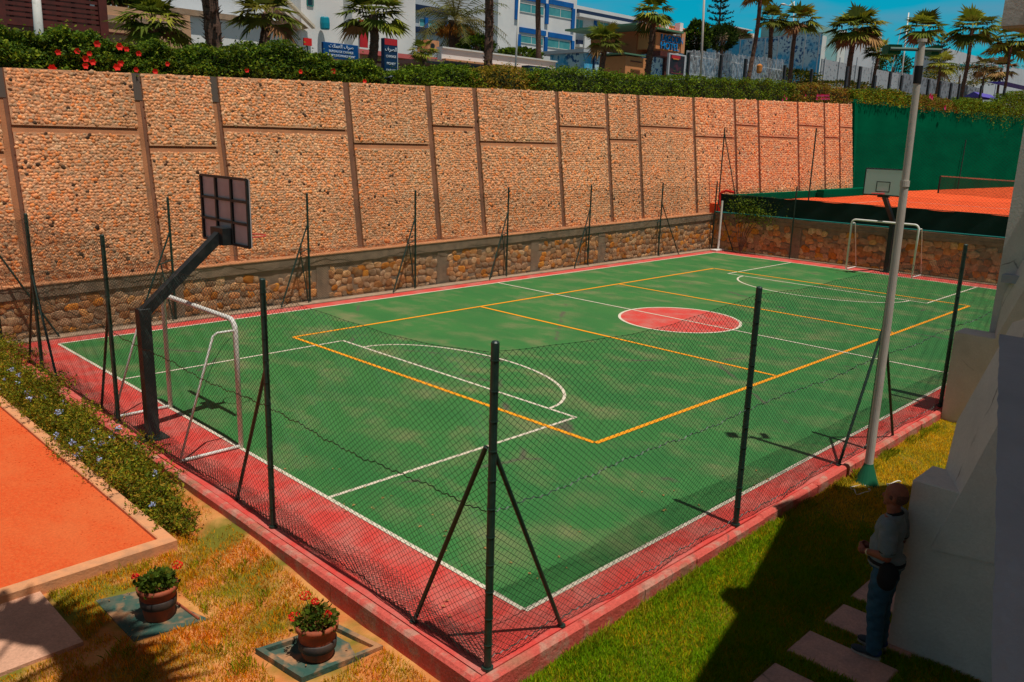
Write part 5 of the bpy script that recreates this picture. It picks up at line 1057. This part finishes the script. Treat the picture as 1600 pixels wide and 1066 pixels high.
# ------------------------------------------------------------------ grass
def grass(name, label, region, n, cols, alt, hmin, hmax, seed, keep=None, z=-.235):
    r_ = np.random.default_rng(seed); x0, x1, y0, y1 = region; x = r_.uniform(x0, x1, n); y = r_.uniform(y0, y1, n); k = np.ones(n, bool) if keep is None else keep(x, y, r_); x, y = x[k], y[k]; n = len(x)
    h = r_.uniform(hmin, hmax, n)*(1+.4*nz(x, y, 3, seed)); a = r_.uniform(0, 6.28, n); ln = r_.uniform(.1, .9, n)*h; w_ = r_.uniform(.0022, .0042, n)
    base = np.stack([x, y, gz(x, y)-.004+np.zeros(n)], -1); s_ = np.stack([np.cos(a+1.57), np.sin(a+1.57), a*0], -1)*w_[:, None]; lean = np.stack([np.cos(a)*ln, np.sin(a)*ln, h], -1)
    V = np.stack([base-s_, base+s_, base+lean*np.array([.45, .45, .6])+s_*.8, base+lean, base+lean*np.array([.45, .45, .6])-s_*.8], 1)[:, [0, 1, 2, 3, 4]].reshape(-1, 3)
    f = (.5+.5*nz(x, y, 2.4, seed+2)+.45*nz(x, y, 7.5, seed+5)+r_.normal(0, .22, n)); C1 = tints(n, cols, seed); C2 = tints(n, alt, seed+1); q = np.clip(f, 0, 1)[:, None]
    o_ = fast(name, V, 5, 'blade', None, np.clip(C1*(1-q)+C2*q, .003, 1)); tagx(o_, label, 'grass', kind='stuff')
def kp(x, y, r_):
    k = ~((x < -15.0) & (y > -3.12)); k &= ~((x < -16.45) & (y > -4.38)); k &= ~((x > -15.42) & (x < -14.42) & (y > -6.36) & (y < -5.53)); k &= ~((x > -16.15) & (x < -15.42) & (y > -4.7) & (y < -3.6))
    bare = nz(x, y, 1.9, 4)+.4*nz(x, y, 6, 1); k &= (bare < .42+.25*r_.random(len(x))) | (y < -5.2); k &= ~((x > -14.75) & (y > -3.4) & (r_.random(len(x)) < .75)); return k
grass('dry_lawn', 'dry orange and green grass around the flower pots', (-18.3, -14.42, -8.5, -1.2), 130000, [(.86, .23, .006), (.76, .21, .006), (.90, .31, .015), (.60, .21, .006)], [(.40, .36, .008), (.66, .36, .010), (.24, .29, .008)], .02, .055, 5, kp)
def kp3(x, y, r_): return x > -9.6+1.6*r_.random(len(x))+.5*nz(x, y, 2.2, 3)
def kp2(x, y, r_):
    k = x < -8.3-1.4*r_.random(len(x))+.5*nz(x, y, 2.2, 3)
    for a, b_ in [(-8.25, -8.8), (-9.0, -9.45), (-9.55, -10.08), (-10.29, -10.79), (-11.05, -11.55), (-11.82, -12.3)]: k &= ~((x < a) & (x > b_) & (y < -9.02) & (y > -9.94))
    return k
grass('green_lawn', 'green and yellow grass strip between the court kerb and the building', (-14.42, -7.9, -10.6, -7.62), 240000, [(.20, .38, .005), (.13, .30, .005), (.26, .42, .006)], [(.40, .44, .006), (.16, .31, .005), (.28, .38, .006), (.70, .38, .012)], .025, .07, 6, kp2)
grass('yellow_lawn', 'dry yellow grass beside the foot of the floodlight pole', (-10.2, 3, -9.6, -7.62), 130000, [(.90, .47, .015), (.72, .44, .012), (.95, .52, .02)], [(.36, .38, .008), (.7, .44, .012)], .02, .055, 8, kp3)
grass('kerb_weeds', 'taller weeds growing along the foot of the right kerb', (-14.2, -3.2, -7.78, -7.6), 5200, [(.20, .32, .008), (.34, .34, .012)], [(.55, .40, .03), (.25, .3, .01)], .05, .12, 18, lambda x, y, r_: nz(x, y, 4., 2) > -.05)
grass('slab_weeds', 'longer grass tufts around the covers and the paving slab', (-16.5, -14.45, -6.5, -3.1), 9000, [(.20, .30, .008), (.45, .36, .012)], [(.6, .36, .02), (.25, .3, .01)], .05, .11, 19, lambda x, y, r_: kp(x, y, r_) & (nz(x, y, 5., 2) > .38))
lf = MB(); r_ = np.random.default_rng(31)
for k in range(60):
    x, y = r_.uniform(-14, -8), r_.uniform(-7.1, -6.0); 
    if k > 25: x, y = r_.uniform(-13.9, -12.5), r_.uniform(-7.2, -2)
    s_ = r_.uniform(.015, .035); a = r_.uniform(0, 6.28); lf.add([(x, y, .016), (x+s_*math.cos(a+.5), y+s_*math.sin(a+.5), .03), (x+1.8*s_*math.cos(a), y+1.8*s_*math.sin(a), .018), (x+s_*math.cos(a-.5), y+s_*math.sin(a-.5), .022)], [(0, 1, 2, 3)], (.5, .28, .1))
for k in range(160):
    x, y = r_.uniform(-16.4, -14.4), r_.uniform(-7, -2.3); s_ = r_.uniform(.008, .02); a = r_.uniform(0, 6.28); z_ = float(gz(x, y))+.02; lf.add([(x, y, z_), (x+s_*math.cos(a+.5), y+s_*math.sin(a+.5), z_+.012), (x+1.8*s_*math.cos(a), y+1.8*s_*math.sin(a), z_), (x+s_*math.cos(a-.5), y+s_*math.sin(a-.5), z_+.006)], [(0, 1, 2, 3)], (.45, .2, .07))
tagx(lf.build('fallen_leaves', 'leaf'), 'dry fallen leaves scattered on the red border', 'leaves', kind='stuff')
# ------------------------------------------------------------------ the man (faces +y, back to the parapet)
MX, MY, MZ = -10.95, -9.635, -.205
man = thing('person', 'bald man in grey polo and blue jeans standing shaded by the white parapet', 'person', (MX, MY, MZ))
def soft(name, build_fn, m, vox, parent, sm=6, fold=0.):
    b = MB(); build_fn(b); v = np.concatenate(b.v); me = bpy.data.meshes.new('tmp'); me.from_pydata(v.tolist(), [], b.f); o = bpy.data.objects.new('tmp', me); col.objects.link(o)
    md = o.modifiers.new('r', 'REMESH'); md.mode = 'VOXEL'; md.voxel_size = vox; ms = o.modifiers.new('s', 'SMOOTH'); ms.iterations = sm; ms.factor = .5
    bpy.context.view_layer.update(); dg = bpy.context.evaluated_depsgraph_get(); m2 = bpy.data.meshes.new_from_object(o.evaluated_get(dg)); bpy.data.objects.remove(o)
    if fold:
        nv_ = len(m2.vertices); co = np.zeros(nv_*3); m2.vertices.foreach_get('co', co); co = co.reshape(-1, 3); no = np.zeros(nv_*3); m2.vertices.foreach_get('normal', no); no = no.reshape(-1, 3)
        f_ = np.sin(co[:, 2]*52+co[:, 0]*26+4*np.sin(co[:, 1]*13))*.6+np.sin(co[:, 2]*88-co[:, 1]*38+3*np.sin(co[:, 0]*19))*.4; co += no*(f_*fold*(.4+.6*np.abs(np.sin(co[:, 2]*9+1))))[:, None]; m2.vertices.foreach_set('co', co.ravel()); m2.update()
    m2.polygons.foreach_set('use_smooth', [True]*len(m2.polygons)); m2.materials.clear(); m2.materials.append(K[m] if isinstance(m, str) else m); m2.name = name
    o = bpy.data.objects.new(name, m2); col.objects.link(o); o.parent = parent; return o
def limb(b, pts, rs, n=14):
    b.tube(pts, rs, n)
    for p, r in zip(pts, rs): b.ell(p, (r, r, r), 12, 8)
def body(b):
    # legs under the jeans, torso, neck, head, arms, hands
    for s in (-1, 1):
        limb(b, [(s*.10, -.02, .90), (s*.105, .01, .50), (s*.10, -.03, .09)], [.075, .05, .035])
    b.ell((0, -.01, .98), (.15, .11, .13), 16, 10); b.ell((0, .01, 1.16), (.15, .125, .18), 16, 10); b.ell((0, 0, 1.33), (.165, .12, .16), 16, 10)
    limb(b, [(0, -.015, 1.44), (0, .012, 1.55)], [.068, .062])
    b.ell((0, -.004, 1.668), (.084, .106, .116), 20, 14); b.ell((0, .035, 1.615), (.062, .072, .078), 16, 10)      # skull, jaw
    b.ell((0, .105, 1.638), (.014, .022, .024), 10, 8); b.ell((0, .112, 1.627), (.018, .014, .011), 10, 6); b.ell((0, .092, 1.592), (.028, .014, .009), 10, 6); b.ell((0, .085, 1.56), (.028, .022, .018), 10, 6); b.ell((0, .082, 1.683), (.05, .018, .010), 12, 6)
    for s in (-1, 1):
        b.ell((s*.080, -.008, 1.645), (.010, .020, .032), 10, 8); b.ell((s*.086, -.014, 1.66), (.008, .012, .014), 8, 6); b.ell((s*.030, .086, 1.662), (.013, .010, .008), 8, 6)
        sh = (s*.19, -.015, 1.41); elb = (s*.245, -.05, 1.13); wr = (s*.085, .165, 1.06)
        limb(b, [sh, ((sh[0]+elb[0])/2, -.03, 1.27), elb], [.058, .05, .043]); mid = ((elb[0]+wr[0])/2, (elb[1]+wr[1])/2, 1.10)
        limb(b, [elb, mid, wr], [.043, .040, .028])
        pc = np.array([s*.045, .215, 1.05+s*.012]); b.ell(tuple(pc), (.030, .046, .036), 12, 8)
        wd = np.array([-s*.55, .83, -.02]); wd /= np.linalg.norm(wd)
        for k, l in enumerate((.068, .076, .072, .058)):      # fingers folded over the other hand
            z = pc[2]+.026-.018*k; p0 = np.array([pc[0]-s*.008, pc[1]+.028, z]); p1 = p0+np.array([-s*l*.45, l*.28, .0]); p2 = p1+np.array([-s*l*.50, -l*.22, -.004]); limb(b, [p0, p1, p2], [.0088, .0082, .0070], 8)
        q0 = pc+np.array([0, -.01, .03]); limb(b, [q0, q0+np.array([-s*.022, .025, .016]), q0+np.array([-s*.048, .036, .010])], [.011, .010, .008], 8)
soft('body', body, 'skin', .0062, man, 3)
def shirt(b):
    b.ell((0, -.0, 1.02), (.172, .135, .10), 18, 10); b.ell((0, .022, 1.14), (.172, .152, .17), 18, 12); b.ell((0, .005, 1.31), (.19, .138, .165), 18, 12); b.ell((0, -.01, 1.41), (.165, .095, .07), 16, 8); b.tube([(0, 0, .955), (0, 0, 1.06)], [.168, .165], 18)
    for s in (-1, 1): limb(b, [(s*.165, -.012, 1.40), (s*.215, -.03, 1.29), (s*.235, -.042, 1.20)], [.086, .083, .077]); b.ell((s*.17, -.012, 1.41), (.092, .088, .082), 12, 8)
    b.tube([(0, -.02, 1.45), (0, -.012, 1.49)], [.085, .076], 16)
def hair(b):
    b.ell((0, -.022, 1.655), (.0862, .0915, .085), 18, 12)
    for s in (-1, 1): b.ell((s*.070, .02, 1.655), (.016, .03, .03), 10, 6)
soft('cropped_hair', hair, mat('cropped_hair', (.075, .035, .025), .95, (.12, .05, .035), 60., .4, .6), .008, man, 2)
sh_ = soft('polo_shirt', shirt, 'shirt', .011, man, 4, .0035)
b = MB()
for s in (-1, 1): b.tube([(s*.2385, -.044, 1.176), (s*.235, -.042, 1.196)], [.0725, .0725], 16)
b.tube([(0, -.015, 1.478), (0, -.008, 1.5)], [.08, .072], 16); b.build('dark_trim', 'black', sh_, local=True)
def jeans(b):
    b.ell((0, -.012, .93), (.168, .128, .11), 18, 10); b.tube([(0, -.005, .93), (0, 0, 1.0)], [.155, .152], 18)
    for s in (-1, 1):
        limb(b, [(s*.088, -.012, .86), (s*.098, .004, .68), (s*.102, .010, .50), (s*.10, -.012, .30), (s*.10, -.022, .10)], [.112, .102, .086, .078, .074])
    for s in (-1, 1): b.ell((s*.1, -.018, .1), (.068, .07, .03), 12, 6); b.ell((s*.1, .03, .52), (.066, .05, .04), 10, 6)
soft('jeans', jeans, 'jeans', .011, man, 4, .007)
b = MB(); b.tube([(0, 0, .985), (0, 0, 1.02)], [.170, .169], 24); b.build('belt', 'black', man, local=True)
def bag(b): b.ell((-.17, -.07, .95), (.05, .095, .11), 14, 10); b.ell((-.18, -.06, .88), (.055, .09, .11), 14, 10)
soft('waist_bag', bag, 'black', .012, man, 3)
b = MB(); wv = np.array([-.245+.085, -.05-.205, 0]); wc = np.array([-.098, .148, 1.062]); d_ = np.array([.16, .215, -.07]); d_ /= np.linalg.norm(d_); b.tube([wc-d_*.008, wc+d_*.008], .033, 16); b.build('wristband', 'gold', man, local=True)
for s in (-1, 1):
    def shoe(b, s=s): b.ell((s*.10, .0, .055), (.047, .09, .05), 14, 8); b.ell((s*.104, .105, .042), (.046, .085, .036), 14, 8); b.ell((s*.1, -.03, .08), (.044, .055, .045), 12, 8)
    o_ = soft('shoe', shoe, 'shoe', .009, man, 3)
    b = MB(); b.tube([(s*.1, 0, .0), (s*.1, 0, .022)], .05, 24); v = b.v[0]; v[:, 1] = v[:, 1]*2.85+.04; b.build('sole', 'sole', o_, local=True)
    bb2 = MB(); bb2.ell((s*.1, -.045, .075), (.049, .06, .05), 12, 8); bb2.build('heel_panel', 'shoeb', o_, smooth=True, local=True)
man.rotation_euler[2] = R(6)
S.cycles.max_bounces = 6; S.cycles.transparent_max_bounces = 4; S.cycles.use_denoising = True
